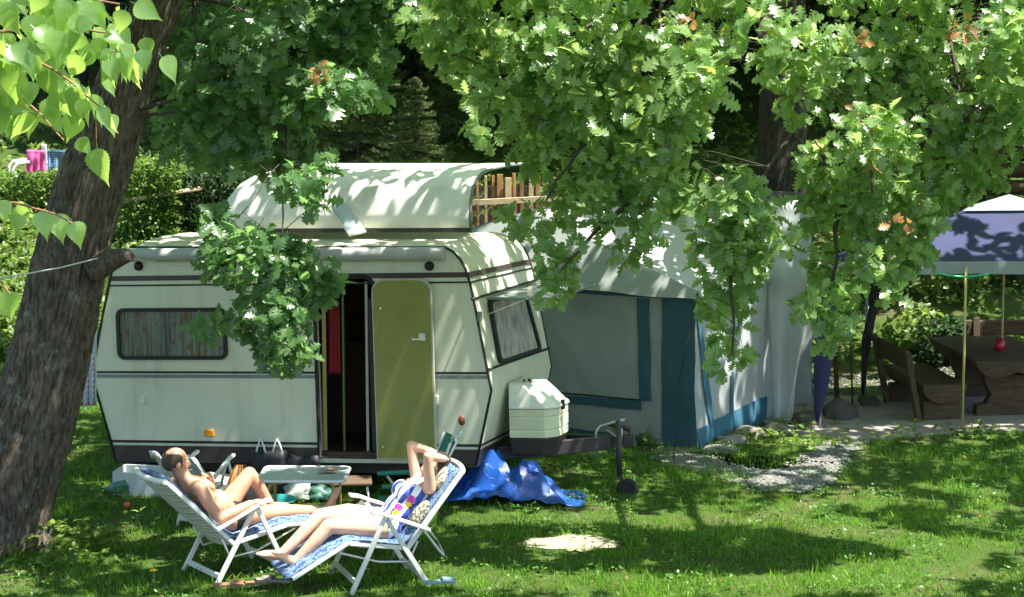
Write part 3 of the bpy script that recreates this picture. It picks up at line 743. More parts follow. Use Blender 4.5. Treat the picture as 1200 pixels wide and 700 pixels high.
mb = MB(); a, b = dep(1096, 320, 21.6), dep(1160, 321, 21.6); mb.tube([a.lerp(b, i / 10) + V((0, 0, -.035 * math.sin(math.pi * i / 10))) for i in range(11)], .011, 6); mb.build('cord', ['garland'], gz, world=True)
# tied side curtains on two legs
def tied(px_pts, Y, m_):
    mb = MB(); pts = [dep(p[0], p[1], Y) for p in px_pts]; rad = [p[2] for p in px_pts]
    mb.tube(pts, rad, 12); ob = mb.build('curtain', [m_], gz, world=True)
    for v_ in ob.data.vertices: v_.co += V((mnoise.noise(v_.co * 9) * .025, mnoise.noise(v_.co * 9 + V((5, 0, 0))) * .025, 0))
    return ob
tied([(972, 322, .10), (970, 350, .11), (967, 385, .10), (966, 400, .085), (965, 420, .095), (962, 455, .075), (959, 480, .05), (957, 494, .02)], 21.6, 'navy')
tied([(1030, 325, .05), (1026, 350, .055), (1020, 375, .05), (1015, 400, .05), (1012, 440, .035), (1011, 466, .02)], 23.4, 'black')
# thin posts beside it
for px, py, top, Y, r, m_, lab in ((999, 480, 375, 22.9, .012, 'darksteel', 'thin dark steel rod standing left of the gazebo bench'), (981, 470, 395, 23.2, .03, 'wood', 'short brown wooden stake near the tied blue gazebo curtain')):
    a = dep(px, py, Y); a.z = 0; b = dep(px - 3, top, Y); mb = MB(); mb.tube([a, b], [r, r * .8], 8); tag(mb.build('stake', [m_]), lab, 'stake')
mb = MB(); mb.tube([dep(949, 340, 22.2), dep(936, 420, 21.8), gnd(921, 500)], .009, 6); tag(mb.build('guy_rope', ['cord']), 'pale guy rope slanting down beside the grey tarpaulin strip', 'rope')

# ================================================================== PATIO FURNITURE
BN = gnd(1078, 497); br = R_(8)
bench = thing('wooden_bench', 'dark rustic wooden bench with half log seat and plank backrest', 'bench', BN, br)
def halflog(y0, y1, x0, x1, z0, z1, n=10):
    g = []
    for y in (y0, y1):
        pts = [V((x0, y, z1)), V((x1, y, z1))]
        for i in range(n + 1):
            a = math.pi * i / n; pts.append(V(((x0 + x1) / 2 + (x1 - x0) / 2 * math.cos(a), y, z1 - .02 - (z1 - z0) * math.sin(a))))
        g.append(pts)
    mb = MB(); n_ = len(g[0]); mb.add(g[0] + g[1], [tuple(range(n_)), tuple(range(n_, 2 * n_))[::-1]] + [(i, (i + 1) % n_, n_ + (i + 1) % n_, n_ + i) for i in range(n_)]); return mb
halflog(.0, 1.35, .02, .52, .22, .42).build('seat', ['wood'], bench, bevel=.012)
for y in (.12, 1.2):
    mb = MB(); mb.bar((.0, y - .1, .0), (-.17, y - .1, .80), .09, .06, (1, 0, 0)); mb.build('back_post', ['wood'], bench, bevel=.012)
    mb = MB(); mb.box((.26, y, .11), (.42, .14, .24)); mb.build('leg', ['wood'], bench, bevel=.015)
mb = MB(); mb.box((-.10, .68, .66), (.05, 1.3, .22), Matrix.Rotation(R_(-12), 3, 'Y')); mb.build('backrest', ['wood'], bench, bevel=.02)
TN = gnd(1178, 494)
tab = thing('wooden_table', 'heavy rustic wooden table with thick carved top under the gazebo', 'table', TN, R_(6))
mb = MB(); top = [(-.36, .66), (.62, .66), (.60, .56), (.52, .5), (.36, .47), (.22, .5), (.13, .53), (.04, .5), (-.1, .46), (-.22, .49), (-.30, .55)]
mb.prism([(x, -.0, z) for x, z in top], (0, 1.7, 0)); mb.build('tabletop', ['wood'], tab, bevel=.012)
for y in (.18, 1.3):
    mb = MB(); mb.prism([(x, y, z) for x, z in [(-.26, 0), (.5, 0), (.5, .14), (.4, .16), (.36, .26), (.42, .36), (.46, .48), (-.2, .48), (-.16, .36), (-.1, .26), (-.15, .16), (-.26, .14)]], (0, .14, 0)); mb.build('leg', ['wood'], tab, bevel=.012)
jp = TN + V((.08, .7, .663)); mb = MB(); mb.tube([jp, jp + V((0, 0, .01)), jp + V((0, 0, .09)), jp + V((0, 0, .1)), jp + V((0, 0, .13))], [.05, .055, .055, .045, .045], 16); o = mb.build('jar', ['redglass']); tag(o, 'red jar standing on the rustic gazebo table', 'jar')
FB = V((dep(1150, 420, 24.0).x, 24.0, 0))
fb = thing('wooden_bench', 'grey log bench beyond the gazebo table, partly hidden by it', 'bench', FB, R_(2))
mb = halflog(.0, .4, -.05, 1.9, .38, .5); mb.build('seat', ['wood'], fb, bevel=.01)
mb = MB(); mb.box((.9, .5, .66), (2.0, .07, .18)); mb.build('backrest', ['wood'], fb, bevel=.015)
for x in (.05, 1.7):
    mb = MB(); mb.bar((x, .2, 0), (x, .2, .4), .3, .12, (1, 0, 0)); mb.bar((x, .42, .3), (x, .5, .78), .08, .08, (1, 0, 0)); mb.build('leg', ['wood'], fb, bevel=.01)
# stones and block
def rock(p, r, m_, lab, seed):
    bm = bmesh.new(); bmesh.ops.create_icosphere(bm, subdivisions=3, radius=1)
    for v_ in bm.verts:
        k = 1 + .35 * mnoise.noise(v_.co * 1.3 + V((seed, 0, 0))) + .12 * mnoise.noise(v_.co * 4 + V((seed, 0, 0)))
        v_.co = V((v_.co.x * r[0] * k, v_.co.y * r[1] * k, max(v_.co.z, -.5) * r[2] * k)) + p
    me = bpy.data.meshes.new('boulder'); bm.to_mesh(me); bm.free(); me.materials.append(M[m_])
    for q in me.polygons: q.use_smooth = True
    me.set_sharp_from_angle(angle=R_(40))
    o = bpy.data.objects.new('boulder', me); COL.objects.link(o); tag(o, lab, 'rock')
rock(gnd(983, 492) + V((0, 0, .05)), (.2, .18, .17), 'darkstone', 'dark grey boulder beside the tied blue gazebo curtain', 1)
rock(gnd(944, 499) + V((0, 0, .03)), (.17, .15, .13), 'darkstone', 'brownish boulder at the foot of the darker grey sheet', 5)
for (px, py, r, lab, sd) in ((876, 510, (.16, .13, .09), 'flat pale stone at the far end of the tent base', 2), (858, 519, (.17, .1, .06), 'middle flat stone along the blue tent base', 3), (842, 530, (.18, .10, .05), 'flat stone nearest the tent corner on the gravel', 4), (910, 505, (.12, .1, .07), 'rounded stone under the pale tarpaulin strip', 6)):
    rock(gnd(px, py) + V((0, 0, .02)), r, 'stone', lab, sd)
mb = MB(); p = dep(1018, 474, 23.0); p.z = .05; mb.box(p, (.2, .3, .1)); tag(mb.build('concrete_block', ['darkstone'], bevel=.01), 'concrete block weighting the black gazebo curtain leg', 'block')

# ---- plastic chair with cloths up on the terrace, left
PC = V((dep(35, 200, 30.3).x, 30.3, 1.56))
pc = thing('plastic_chair', 'white plastic garden chair standing behind the hedge on the upper terrace', 'chair', PC, R_(200))
mb = MB(); mb.sheet([[V((-.22 + .02 * math.sin(a_ * 3), -.22 + .44 * i / 8, .42 + .45 * j / 6)) for i, a_ in enumerate(np.linspace(0, 3, 9))] for j in range(7)]); mb.build('backrest', ['white'], pc, solid=.02)
mb = MB(); mb.box((0, 0, .42), (.44, .46, .03)); mb.build('seat', ['white'], pc, bevel=.01)
for y in (-.25, .25):
    mb = MB(); mb.tube([(-.22, y, .62), (.0, y, .64), (.2, y, .62), (.26, y, .55), (.27, y, 0)], .025, 8); mb.build('armrest', ['white'], pc)
    mb = MB(); mb.tube([(-.2, y, .44), (-.28, y, 0)], .025, 8); mb.build('leg', ['white'], pc)
def cloth(name, Y, x0, x1, y0, y1, m_, lab, cat, thick=.06, seed=0):
    g = []
    for j in range(14):
        row = []
        for i in range(12):
            p = dep(x0 + (x1 - x0) * i / 11, y0 + (y1 - y0) * j / 13, Y)
            p.y += .05 * math.sin(i * 1.7 + seed) * (j / 13) + .04 * mnoise.noise(p * 6); row.append(p)
        g.append(row)
    mb = MB(); mb.sheet(g); o = mb.build(name, [m_], solid=.01); tag(o, lab, cat); return o
cloth('towel', 30.05, 31, 54, 176, 206, 'pink', 'pink towel draped over the plastic chair on the terrace', 'towel')
cloth('blanket', 30.5, 54, 78, 176, 204, 'bluecheck', 'blue checked cloth hanging beside the pink towel', 'cloth', seed=2)
cloth('laundry', 18.5, 92, 113, 374, 476, 'palecheck', 'pale checked cloth hanging between the oak trunk and the caravan', 'laundry', seed=4)
# ---- stacked pallet fence behind tent
pf = thing('pallet_fence', 'sunlit orange-brown plank fence behind the tent roof', 'fence', (dep(600, 220, 27).x, 27, .75))
PFX = dep(600, 220, 27).x; zt0 = dep(600, 213, 27).z - .75
xs_ = np.arange(-.62, .56, .095)
for i, x in enumerate(xs_):
    h = zt0 + .05 * mnoise.noise(V((x * 9, 0, 0))) + .08; mb = MB(); dx = random.uniform(-.02, .02); mb.bar((x, .0, -.1), (x + dx, random.uniform(-.1, .1), h), random.uniform(.03, .08), .025, (0, 1, 0)); mb.build('plank', ['woodpale' if i % 3 else 'woodlight'], pf, bevel=.003)
for z, m_ in ((zt0 - .24, 'woodlight'), (zt0 - .8, 'woodpale')):
    mb = MB(); mb.bar((-.7, -.14, z - .03), (.64, -.14, z + .04), .03, .075, (0, 0, 1)); mb.build('rail', [m_], pf, bevel=.003)
mb = MB(); mb.box((0, .5, zt0 / 2 - .1), (1.4, .05, zt0)); mb.build('backboard', ['barkdark'], pf)
# ================================================================== RECLINERS
def recliner(label, O, ang, back, foot):
    """x forward, y left, z up; back / foot = (x, z) ends of the back and the leg rest"""
    t = thing('recliner', label, 'recliner', O, ang, 'white folding recliners')
    J, Fs_ = (0, .31), (.46, .39); W2 = .26
    for sgn in (-1, 1):
        y = W2 * sgn
        mb = MB(); mb.bar((J[0], y, J[1]), (back[0], y, back[1]), .032, .045, (0, 1, 0)); mb.build('back_rail', ['white'], t, bevel=.006)
        mb = MB(); mb.bar((J[0] - .02, y, J[1]), (Fs_[0], y, Fs_[1]), .04, .03, (0, 0, 1)); mb.build('seat_rail', ['white'], t, bevel=.006)
        mb = MB(); mb.bar((Fs_[0], y * .93, Fs_[1]), (foot[0], y * .93, foot[1]), .035, .028, (0, 0, 1)); mb.build('foot_rail', ['white'], t, bevel=.006)
        yo = (W2 + .045) * sgn
        mb = MB(); mb.bar((.19, yo, .575), (.46, yo, 0), .038, .024, (0, 1, 0)); mb.build('leg', ['white'], t, bevel=.006)
        mb = MB(); yo2 = (W2 + .02) * sgn; mb.bar((.17, yo2, .565), (-.17, yo2, 0), .038, .024, (0, 1, 0)); mb.build('leg', ['white'], t, bevel=.006)
        # armrest: slightly arched bar with rounded front
        mb = MB(); pts = [(-.17, .44), (-.05, .49), (.1, .55), (.22, .60), (.30, .615)]
        g = []
        for (x, z) in pts: g.append([V((x, yo - .03, z)), V((x, yo + .03, z)), V((x, yo + .03, z + .028)), V((x, yo - .03, z + .028)), V((x, yo - .03, z))])
        mb.sheet(g, smooth=False); n0 = len(mb.v)
        mb.add(g[0][:4], [(0, 1, 2, 3)]); mb.add(g[-1][:4], [(0, 1, 2, 3)]); mb.build('armrest', ['white'], t, bevel=.007)
        mb = MB(); mb.tube([(Fs_[0] + .22 * (foot[0] - Fs_[0]), y * .9, Fs_[1] + .22 * (foot[1] - Fs_[1]) - .01), (.22, y * .9, .22), (-.02, y * .9, .20), (-.09, y * .95, .36)], .009, 6); mb.build('strut', ['white'], t)
    mb = MB(); mb.bar((.42, -W2 - .03, .09), (.42, W2 + .03, .09), .022, .045); mb.build('cross_bar', ['white'], t, bevel=.005); mb = MB(); mb.bar((-.13, -W2 - .01, .07), (-.13, W2 + .01, .07), .022, .045); mb.build('cross_bar', ['white'], t, bevel=.005)
    # sagging sling slats on the back
    bx, bz = back; L = math.hypot(bx - J[0], bz - J[1]); dx, dz = (bx - J[0]) / L, (bz - J[1]) / L; nx, nz = dz, -dx   # forward normal
    if nx < 0: nx, nz = -nx, -nz
    mb = MB(); ns = 10
    for k in range(ns):
        s0 = L * (k + .04) / ns; s1 = L * (k + .93) / ns; g = []
        for j in range(5):
            s = s0 + (s1 - s0) * j / 4; row = []
            for i in range(13):
                u = -1 + 2 * i / 12; sag = .05 * (1 - u * u) - .010 * math.sin(math.pi * j / 4) + .006
                row.append(V((J[0] + dx * s - nx * sag, W2 * u, J[1] + dz * s - nz * sag)))
            g.append(row)
        mb.sheet(g)
    mb.build('sling_slats', ['slat'], t, solid=.006)
    mb = MB(); g = []
    tops = V((bx, 0, bz)); pts = []
    for i in range(13):
        u = -1 + 2 * i / 12; pts.append(V((bx + dx * .03 * (1 - u * u) - nx * .035 * (1 - u * u), W2 * u, bz + dz * .03 * (1 - u * u) - nz * .035 * (1 - u * u))))
    mb.tube(pts, .024, 8); mb.build('top_rail', ['white'], t)
    # seat + leg rest sling
    mb = MB()
    for (a, b, n_) in ((J, Fs_, 6), (Fs_, foot, 6)):
        for k in range(n_):
            p = [a[0] + (b[0] - a[0]) * (k + .1) / n_, a[1] + (b[1] - a[1]) * (k + .1) / n_]; q = [a[0] + (b[0] - a[0]) * (k + .9) / n_, a[1] + (b[1] - a[1]) * (k + .9) / n_]
            mb.sheet([[V((p[0], W2 * u * .95, p[1] - .02 * (1 - u * u))) for u in (-1, -.5, 0, .5, 1)], [V((q[0], W2 * u * .95, q[1] - .02 * (1 - u * u))) for u in (-1, -.5, 0, .5, 1)]])
    mb.build('seat_slats', ['slat'], t, solid=.006)
    return t
def cushion(label, O, ang, back, foot, hw=.235, extra=0):
    t = bpy.data.objects.new('seat_cushion', None)
    J, Fs_ = (0, .31), (.46, .39)
    path = [V((back[0], 0, back[1])), V((J[0], 0, J[1])), V((Fs_[0], 0, Fs_[1])), V((foot[0], 0, foot[1]))]
    # resample with rounding
    pts = []
    for a, b in zip(path[:-1], path[1:]):
        for i in range(14): pts.append(a.lerp(b, i / 14))
    pts.append(path[-1])
    for _ in range(5): pts = [pts[0]] + [(pts[i - 1] + pts[i] * 2 + pts[i + 1]) / 4 for i in range(1, len(pts) - 1)] + [pts[-1]]
    top, bot = [], []
    for i, p in enumerate(pts):
        tg = (pts[min(i + 1, len(pts) - 1)] - pts[max(i - 1, 0)]).normalized(); nr = V((-tg.z, 0, tg.x))
        puff = .012 * abs(math.sin(i * math.pi / 5)); rt, rb = [], []
        for k in range(15):
            u = -1 + 2 * k / 14; e = (1 - u ** 6); th = .016 + (.032 + puff + .006 * mnoise.noise(p * 9 + V((0, u * 3, 0)))) * e
            rt.append(p + nr * th + V((0, hw * u, 0))); rb.append(p + nr * .012 + V((0, hw * u * .98, 0)))
        top.append(rt); bot.append(rb)
    mb = MB(); mb.sheet(top); mb.sheet(bot); mb.sheet([top[0], bot[0]]); mb.sheet([top[-1], bot[-1]])
    mb.sheet([[r[0] for r in top], [r[0] for r in bot]]); mb.sheet([[r[-1] for r in top], [r[-1] for r in bot]])
    bpy.data.objects.remove(t)
    o = mb.build('seat_cushion', ['cushion']); o.location = O; o.rotation_euler = (0, 0, ang); tag(o, label, 'cushion', 'blue patterned recliner cushions'); return o

aw = R_(20); hw_ = V((-math.cos(aw), -math.sin(aw), 0)); nw = V((math.sin(aw), -math.cos(aw), 0))
WO = gnd(502, 688) + hw_ * .16 - nw * .29
WA = math.atan2(hw_.y, hw_.x); WBACK, WFOOT = (-.45, .88), (.90, .15)
recliner('white recliner with lowered leg rest holding the reclining woman', WO, WA, WBACK, WFOOT)
cushion('blue patterned cushion under the woman, hanging over the lowered leg rest', WO, WA, WBACK, (.94, .13))
am = R_(35); hm_ = V((math.cos(am), math.sin(am), 0)); nm_ = V((math.sin(am), -math.cos(am), 0))
MO = gnd(255, 688) + hm_ * .16 - nm_ * .29
MA = am; MBACK, MFOOT = (-.56, .87), (1.08, .34)
recliner('white recliner seen from behind with raised leg rest holding the man', MO, MA, MBACK, MFOOT)
cushion('blue patterned cushion under the man, along the raised leg rest', MO, MA, MBACK, (1.08, .34))
LO = gnd(237, 615)
rl = recliner('empty narrow white recliner standing behind the man near the caravan', LO, R_(65), (-.42, .70), (.86, .30)); rl.scale = (.78, .6, .93)
cl = MB()
# lace towel hanging over the back of that recliner
# ================================================================== PEOPLE
def remesh(name, mb, m_, parent, voxel=.009, smooth=5, keep=None, post=None):
    o = mb.build(name, [m_], None, fix=False)
    d = o.modifiers.new('r', 'REMESH'); d.mode = 'VOXEL'; d.voxel_size = voxel; d.use_smooth_shade = True
    s = o.modifiers.new('s', 'SMOOTH'); s.iterations = smooth; s.factor = .5
    bpy.context.view_layer.update()
    me = bpy.data.meshes.new_from_object(o.evaluated_get(bpy.context.evaluated_depsgraph_get()))
    bpy.data.objects.remove(o); me.name = name
    if keep:
        bm = bmesh.new(); bm.from_mesh(me)
        bmesh.ops.delete(bm, geom=[v for v in bm.verts if not keep(v.co)], context='VERTS'); bm.to_mesh(me); bm.free()
    me.materials.clear(); me.materials.append(M[m_])
    for q in me.polygons: q.use_smooth = True
    n = bpy.data.objects.new(name, me); COL.objects.link(n); n.parent = parent
    return n
def rotY(deg): return Matrix.Rotation(R_(deg), 3, 'Y')
def hand(mb, wrist, d, nrm, side=1, curl=.5, sc=1.0):
    """wrist point, direction of the fingers, palm normal (towards what is held), thumb side"""
    w = V(wrist); d = V(d).normalized(); n = V(nrm); n = (n - d * n.dot(d)).normalized(); l = n.cross(d) * side
    R = Matrix((d, l, n)).transposed()
    mb.ball(w + d * .045 * sc, (.05 * sc, .04 * sc, .016 * sc), 12, 8, 0, R)
    for k, (off, L) in enumerate(((-.028, .062), (-.009, .074), (.010, .07), (.028, .055))):
        p = w + d * .08 * sc + l * off * sc; a1, a2 = curl * .7, curl * 1.5
        q = p + (d * math.cos(a1) + n * math.sin(a1)) * L * .5 * sc; r = q + (d * math.cos(a2) + n * math.sin(a2)) * L * .55 * sc
        mb.rcone(p - d * .03, .010 * sc, q, .0095 * sc, 8); mb.rcone(q, .0095 * sc, r, .008 * sc, 8)
    p = w + d * .03 * sc - l * .035 * sc; q = p + (d * .6 - l * .6 + n * .3).normalized() * .035 * sc; r = q + (d * .9 + n * .5 * curl).normalized() * .03 * sc
    mb.rcone(p + l * .015, .012 * sc, q, .011 * sc, 8); mb.rcone(q, .011 * sc, r, .009 * sc, 8)
def foot(mb, ankle, heel, toe, up, side=1):
    a, h, t = V(ankle), V(heel), V(toe); d = (t - h).normalized(); u = V(up); u = (u - d * u.dot(d)).normalized(); l = d.cross(u) * side
    mb.rcone(a, .036, h + u * .028, .034, 10)
    mb.rcone(h + u * .028, .033, h.lerp(t, .62) + u * .022, .030, 10); mb.rcone(a, .034, h.lerp(t, .66) + u * .026, .026, 10)
    mb.ball(h.lerp(t, .66) + u * .018, (.05, .042, .02), 10, 7, 0, Matrix((d, l, u)).transposed())
    for k, L in enumerate((.055, .05, .045, .04, .033)):
        b = h.lerp(t, .72) + l * (.03 - .0155 * k) + u * .014; mb.rcone(b, .011 if k else .014, b + d * L, .009 if k else .012, 8)
def limb(mb, pts, rads, seg=14):
    for i in range(len(pts) - 1): mb.rcone(pts[i], rads[i], pts[i + 1], rads[i + 1], seg)
def head(mb, c, fwd, up, sc=1.0):
    """skull, jaw, nose, brows, lips, ears; fwd = gaze"""
    c = V(c); f = V(fwd).normalized(); u = V(up); u = (u - f * u.dot(f)).normalized(); l = u.cross(f)
    R = Matrix((f, l, u)).transposed(); P = lambda x, y, z: c + R @ (V((x, y, z)) * sc)
    mb.ball(P(-.012, 0, .03), (.098 * sc, .077 * sc, .092 * sc), 20, 14, 0, R)
    mb.ball(P(.028, 0, -.035), (.062 * sc, .060 * sc, .085 * sc), 18, 12, 0, R)
    mb.ball(P(.062, 0, -.095), (.028 * sc, .03 * sc, .024 * sc), 12, 8, 0, R)
    mb.rcone(P(.086, 0, .022), .010 * sc, P(.108, 0, -.018), .015 * sc, 8)
    mb.rcone(P(.082, -.03, .034), .011 * sc, P(.082, .03, .034), .011 * sc, 8)
    mb.rcone(P(.082, -.018, -.058), .009 * sc, P(.082, .018, -.058), .009 * sc, 8); mb.rcone(P(.080, -.016, -.070), .010 * sc, P(.080, .016, -.070), .010 * sc, 8)
    for s in (-1, 1):
        mb.ball(P(-.008, s * .078, -.005), (.022 * sc, .010 * sc, .034 * sc), 10, 8, 0, R); mb.ball(P(.045, s * .042, -.02), (.03 * sc, .025 * sc, .03 * sc), 10, 8, 0, R)
    return P, R
def eyes(P, R, parent, sc=1.0):
    for s in (-1, 1):
        mb = MB(); mb.ball(P(.076, s * .031, .012), .011 * sc, 10, 7); e = mb.build('eye', ['white'], parent, fix=False)
        mb = MB(); mb.ball(P(.084, s * .031, .012), .0055 * sc, 8, 6); mb.build('iris', ['black'], e, fix=False)

# ---- the man
man = thing('person', 'balding bare-chested man lying back in the left recliner, one knee raised', 'person', MO, MA)
mb = MB()
RB_ = rotY(-42)
mb.ball((.07, 0, .47), (.115, .165, .14), 18, 12, 0, rotY(-30)); mb.ball((-.04, 0, .565), (.118, .158, .16), 18, 12, 0, RB_); mb.ball((-.165, 0, .69), (.112, .178, .17), 18, 12, 0, RB_)
mb.rcone((-.235, -.15, .755), .065, (-.235, .15, .755), .065); mb.rcone((-.26, 0, .78), .075, (-.32, 0, .875), .056)
mb.rcone((-.23, -.07, .77), .06, (-.29, -.02, .83), .05); mb.rcone((-.23, .07, .77), .06, (-.29, .02, .83), .05)
for s in (-1, 1): mb.ball((-.125, s * .08, .755), (.04, .085, .07), 12, 8, 0, RB_)
mb.ball((.0, 0, .57), (.115, .15, .13), 16, 10, 0, RB_)
hp, hr = head(mb, (-.345, 0, .945), (1, -.12, -.02), (-.10, 0, 1))
limb(mb, [(-.235, -.185, .755), (-.19, -.23, .65), (-.12, -.275, .53), (-.02, -.285, .565), (.14, -.285, .615)], [.057, .050, .043, .046, .030])
hand(mb, (.15, -.285, .62), (1, .02, .08), (0, .1, -1), -1, .55)
limb(mb, [(-.235, .185, .755), (-.10, .235, .71), (.04, .21, .67), (.0, .13, .735), (-.05, .05, .80)], [.057, .050, .043, .043, .029])
hand(mb, (-.055, .05, .795), (-.6, -.72, .35), (-.6, 0, -.7), 1, .12, .92)
limb(mb, [(.07, -.09, .46), (.28, -.10, .475), (.49, -.10, .465), (.64, -.10, .445), (.80, -.10, .425), (.93, -.10, .415)], [.098, .082, .058, .056, .045, .034])
foot(mb, (.93, -.10, .415), (.965, -.10, .375), (1.05, -.10, .60), (-1, 0, .3), 1)
limb(mb, [(.07, .09, .47), (.20, .10, .605), (.335, .10, .75), (.40, .10, .67), (.475, .10, .54), (.53, .10, .465)], [.098, .080, .060, .055, .046, .035])
foot(mb, (.53, .10, .465), (.50, .10, .42), (.74, .10, .43), (0, 0, 1), 1)
mbody = remesh('body', mb, 'skin', man, .0085, 4); eyes(hp, hr, mbody)
# hair: ring of short hair, bald crown
mb = MB(); mb.ball(hp(-.016, 0, .022), (.102, .083, .094), 24, 18, 0, hr)
c_ = hp(0, 0, 0); hri = hr.inverted()
def keep_hair(co):
    p = hri @ (co - c_); return p.z < .098 - .06 * max(0, (p.x + .02) / .1) and p.x < .03 and p.z > -.055 + (.03 if p.x > -.05 else 0) and (abs(p.y) > .02 or p.x < 0) and not (p.z > .086 and p.x > -.085)
remesh('hair', mb, 'hairm', mbody, .006, 2, keep_hair)
mb = MB(); mb.ball((.075, 0, .475), (.122, .172, .105), 18, 12, 0, rotY(-30))
for s in (-1, 1): mb.rcone((.08, s * .085, .463), .104, (.15, s * .095, .475 + (.05 if s > 0 else 0)), .098)
remesh('swim_trunks', mb, 'trunks', mbody, .01, 3)

# ---- the woman
woman = thing('person', 'woman in a blue and white striped swimsuit reclining with both arms folded behind her head', 'person', WO, WA)
mb = MB(); RW = rotY(-38)
def wtorso(mb, g=0):
    mb.ball((.11, 0, .455), (.115 + g, .175 + g, .13 + g), 18, 12, 0, rotY(-60)); mb.ball((-.02, 0, .555), (.115 + g, .15 + g, .15 + g), 18, 12, 0, RW); mb.ball((-.135, 0, .675), (.10 + g, .155 + g, .15 + g), 18, 12, 0, RW)
    for s in (-1, 1): mb.ball((-.055, s * .075, .70), (.06 + g, .07 + g, .07 + g), 12, 9, 0, RW)
wtorso(mb)
mb.rcone((-.215, -.13, .74), .055, (-.215, .13, .74), .055); mb.rcone((-.23, 0, .75), .062, (-.295, 0, .83), .048)
wp, wrr = head(mb, (-.315, 0, .885), (.72, .1, .62), (-.75, 0, .66), .95)
for s in (-1, 1):
    limb(mb, [(-.215, s * .165, .745), (-.20, s * .195, .87), (-.185, s * .215, 1.01), (-.27, s * .17, .985), (-.36, s * .09, .95)], [.050, .043, .037, .036, .026])
    hand(mb, (-.365, s * .085, .948), (-.35, -s * .9, -.15), (.3, 0, -1), s, .4, .9)
limb(mb, [(.13, .10, .445), (.36, .105, .48), (.575, .10, .50), (.66, .098, .41), (.75, .09, .32), (.835, .085, .245)], [.105, .085, .058, .054, .046, .034])
foot(mb, (.835, .085, .245), (.845, .085, .20), (1.02, .10, .315), (-.6, 0, .8), 1)
limb(mb, [(.13, -.10, .455), (.37, -.085, .53), (.60, -.055, .545), (.71, -.04, .45), (.82, -.025, .36), (.925, -.01, .285)], [.105, .085, .058, .054, .046, .034])
foot(mb, (.925, -.01, .285), (.93, -.01, .235), (1.13, .0, .30), (-.4, 0, .9), -1)
wbody = remesh('body', mb, 'skinw', woman, .0085, 4); eyes(wp, wrr, wbody, .95)
mb = MB(); mb.ball(wp(-.02, 0, .03), (.103, .086, .098), 22, 16, 0, wrr); mb.rcone(wp(-.06, 0, 0), .07, wp(-.09, 0, -.10), .045)
for s in (-1, 1): mb.rcone(wp(-.02, s * .07, .03), .03, wp(-.03, s * .075, -.09), .022)
wc = wp(0, 0, 0); wri = wrr.inverted()
remesh('hair', mb, 'hairw', wbody, .007, 2, lambda co: (lambda p: p.x < .062 - .7 * max(0, -(p.z - .06)) or p.z > .085)(wri @ (co - wc)))
mb = MB(); wtorso(mb, .009)
for s in (-1, 1): mb.rcone((.11, s * .10, .452), .110, (.19, s * .10, .462), .106)
def keep_swim(co):
    ax = V((-.785 * .8, 0, .62)).normalized(); t = (co - V((.11, 0, .455))).dot(V((-.62, 0, .785)))
    if abs(co.y) > .06 and co.x > .16 + (.06 - (abs(co.y) - .06)) * .3: return False
    return t < .40 - .05 * (1 - min(1, (abs(co.y) / .1)) ** 2) and co.x < .235
sw = remesh('swimsuit', mb, 'swim', wbody, .008, 4, keep_swim)
me = sw.data; nv = len(me.vertices); st = np.zeros(nv, np.float32); fl_ = np.zeros(nv, np.float32)
ax = V((-.62, 0, .785)); up_ = V((.785, 0, .62)); o0 = V((.11, 0, .455))
for i, v_ in enumerate(me.vertices):
    q = v_.co - o0; a = math.atan2(q.y, q.dot(up_)); st[i] = .5 + .5 * math.sin(a * 10 + 1.0 + .5 * math.sin(q.dot(ax) * 9))
    for c_, r_ in ((V((.03, .13, .605)), .034), (V((.055, .135, .57)), .028), (V((-.07, .14, .665)), .034), (V((-.045, .15, .625)), .029), (V((-.02, .02, .70)), .033), (V((.12, .14, .53)), .027)):
        d_ = (v_.co - c_).length + .012 * mnoise.noise(v_.co * 40)
        if d_ < r_: fl_[i] = .95 if r_ > .03 else .45
me.attributes.new('stripe', 'FLOAT', 'POINT').data.foreach_set('value', st); me.attributes.new('flower', 'FLOAT', 'POINT').data.foreach_set('value', fl_)
# beige leaf-print pillow pieces on her recliner
mb = MB(); Rp = rotY(38); mb.ball((-.31, 0, .79), (.055, .21, .13), 18, 12, 0, rotY(-38)); o = mb.build('head_pillow', ['pillow'], None); o.location = WO; o.rotation_euler = (0, 0, WA); tag(o, 'beige head pillow behind the reclining woman', 'pillow')
mb = MB(); mb.ball((-.12, .20, .56), (.05, .055, .12), 16, 12, 0, rotY(-38)); o = mb.build('rolled_towel', ['pillow'], None); o.location = WO; o.rotation_euler = (0, 0, WA); tag(o, 'speckled beige rolled cloth beside the waist of the reclining woman', 'towel')

# ================================================================== CAMP TABLE
TO = (gnd(313, 640) + gnd(395, 640)) / 2 + V((0, .26, 0)); tz = .555
ctab = thing('camping_table', 'small folding camping table with grey-green top and yellow tube legs', 'table', TO, R_(-1))
mb = MB(); mb.prism([(x, y, tz - .012) for x, y in rrect(-.355, -.27, .355, .27, .05)], (0, 0, .014)); mb.build('tabletop', ['tabletop'], ctab, bevel=.003)
mb = MB(); q = [V((x, y, tz - .008)) for x, y in rrect(-.36, -.275, .36, .275, .055)]; mb.tube(q + [q[0]], .014, 8); mb.build('rim', ['tablerim'], ctab)
for y in (-.22, .22):
    for s in (-1, 1):
        mb = MB(); mb.tube([V((s * .16, y, tz - .03)), V((s * .22, y, tz - .03)), V((s * .262, y, tz - .05)), V((s * .275, y, tz - .10)), V((s * .28, y * 1.05, 0))], .012, 8); mb.build('leg', ['yellowleg'], ctab)
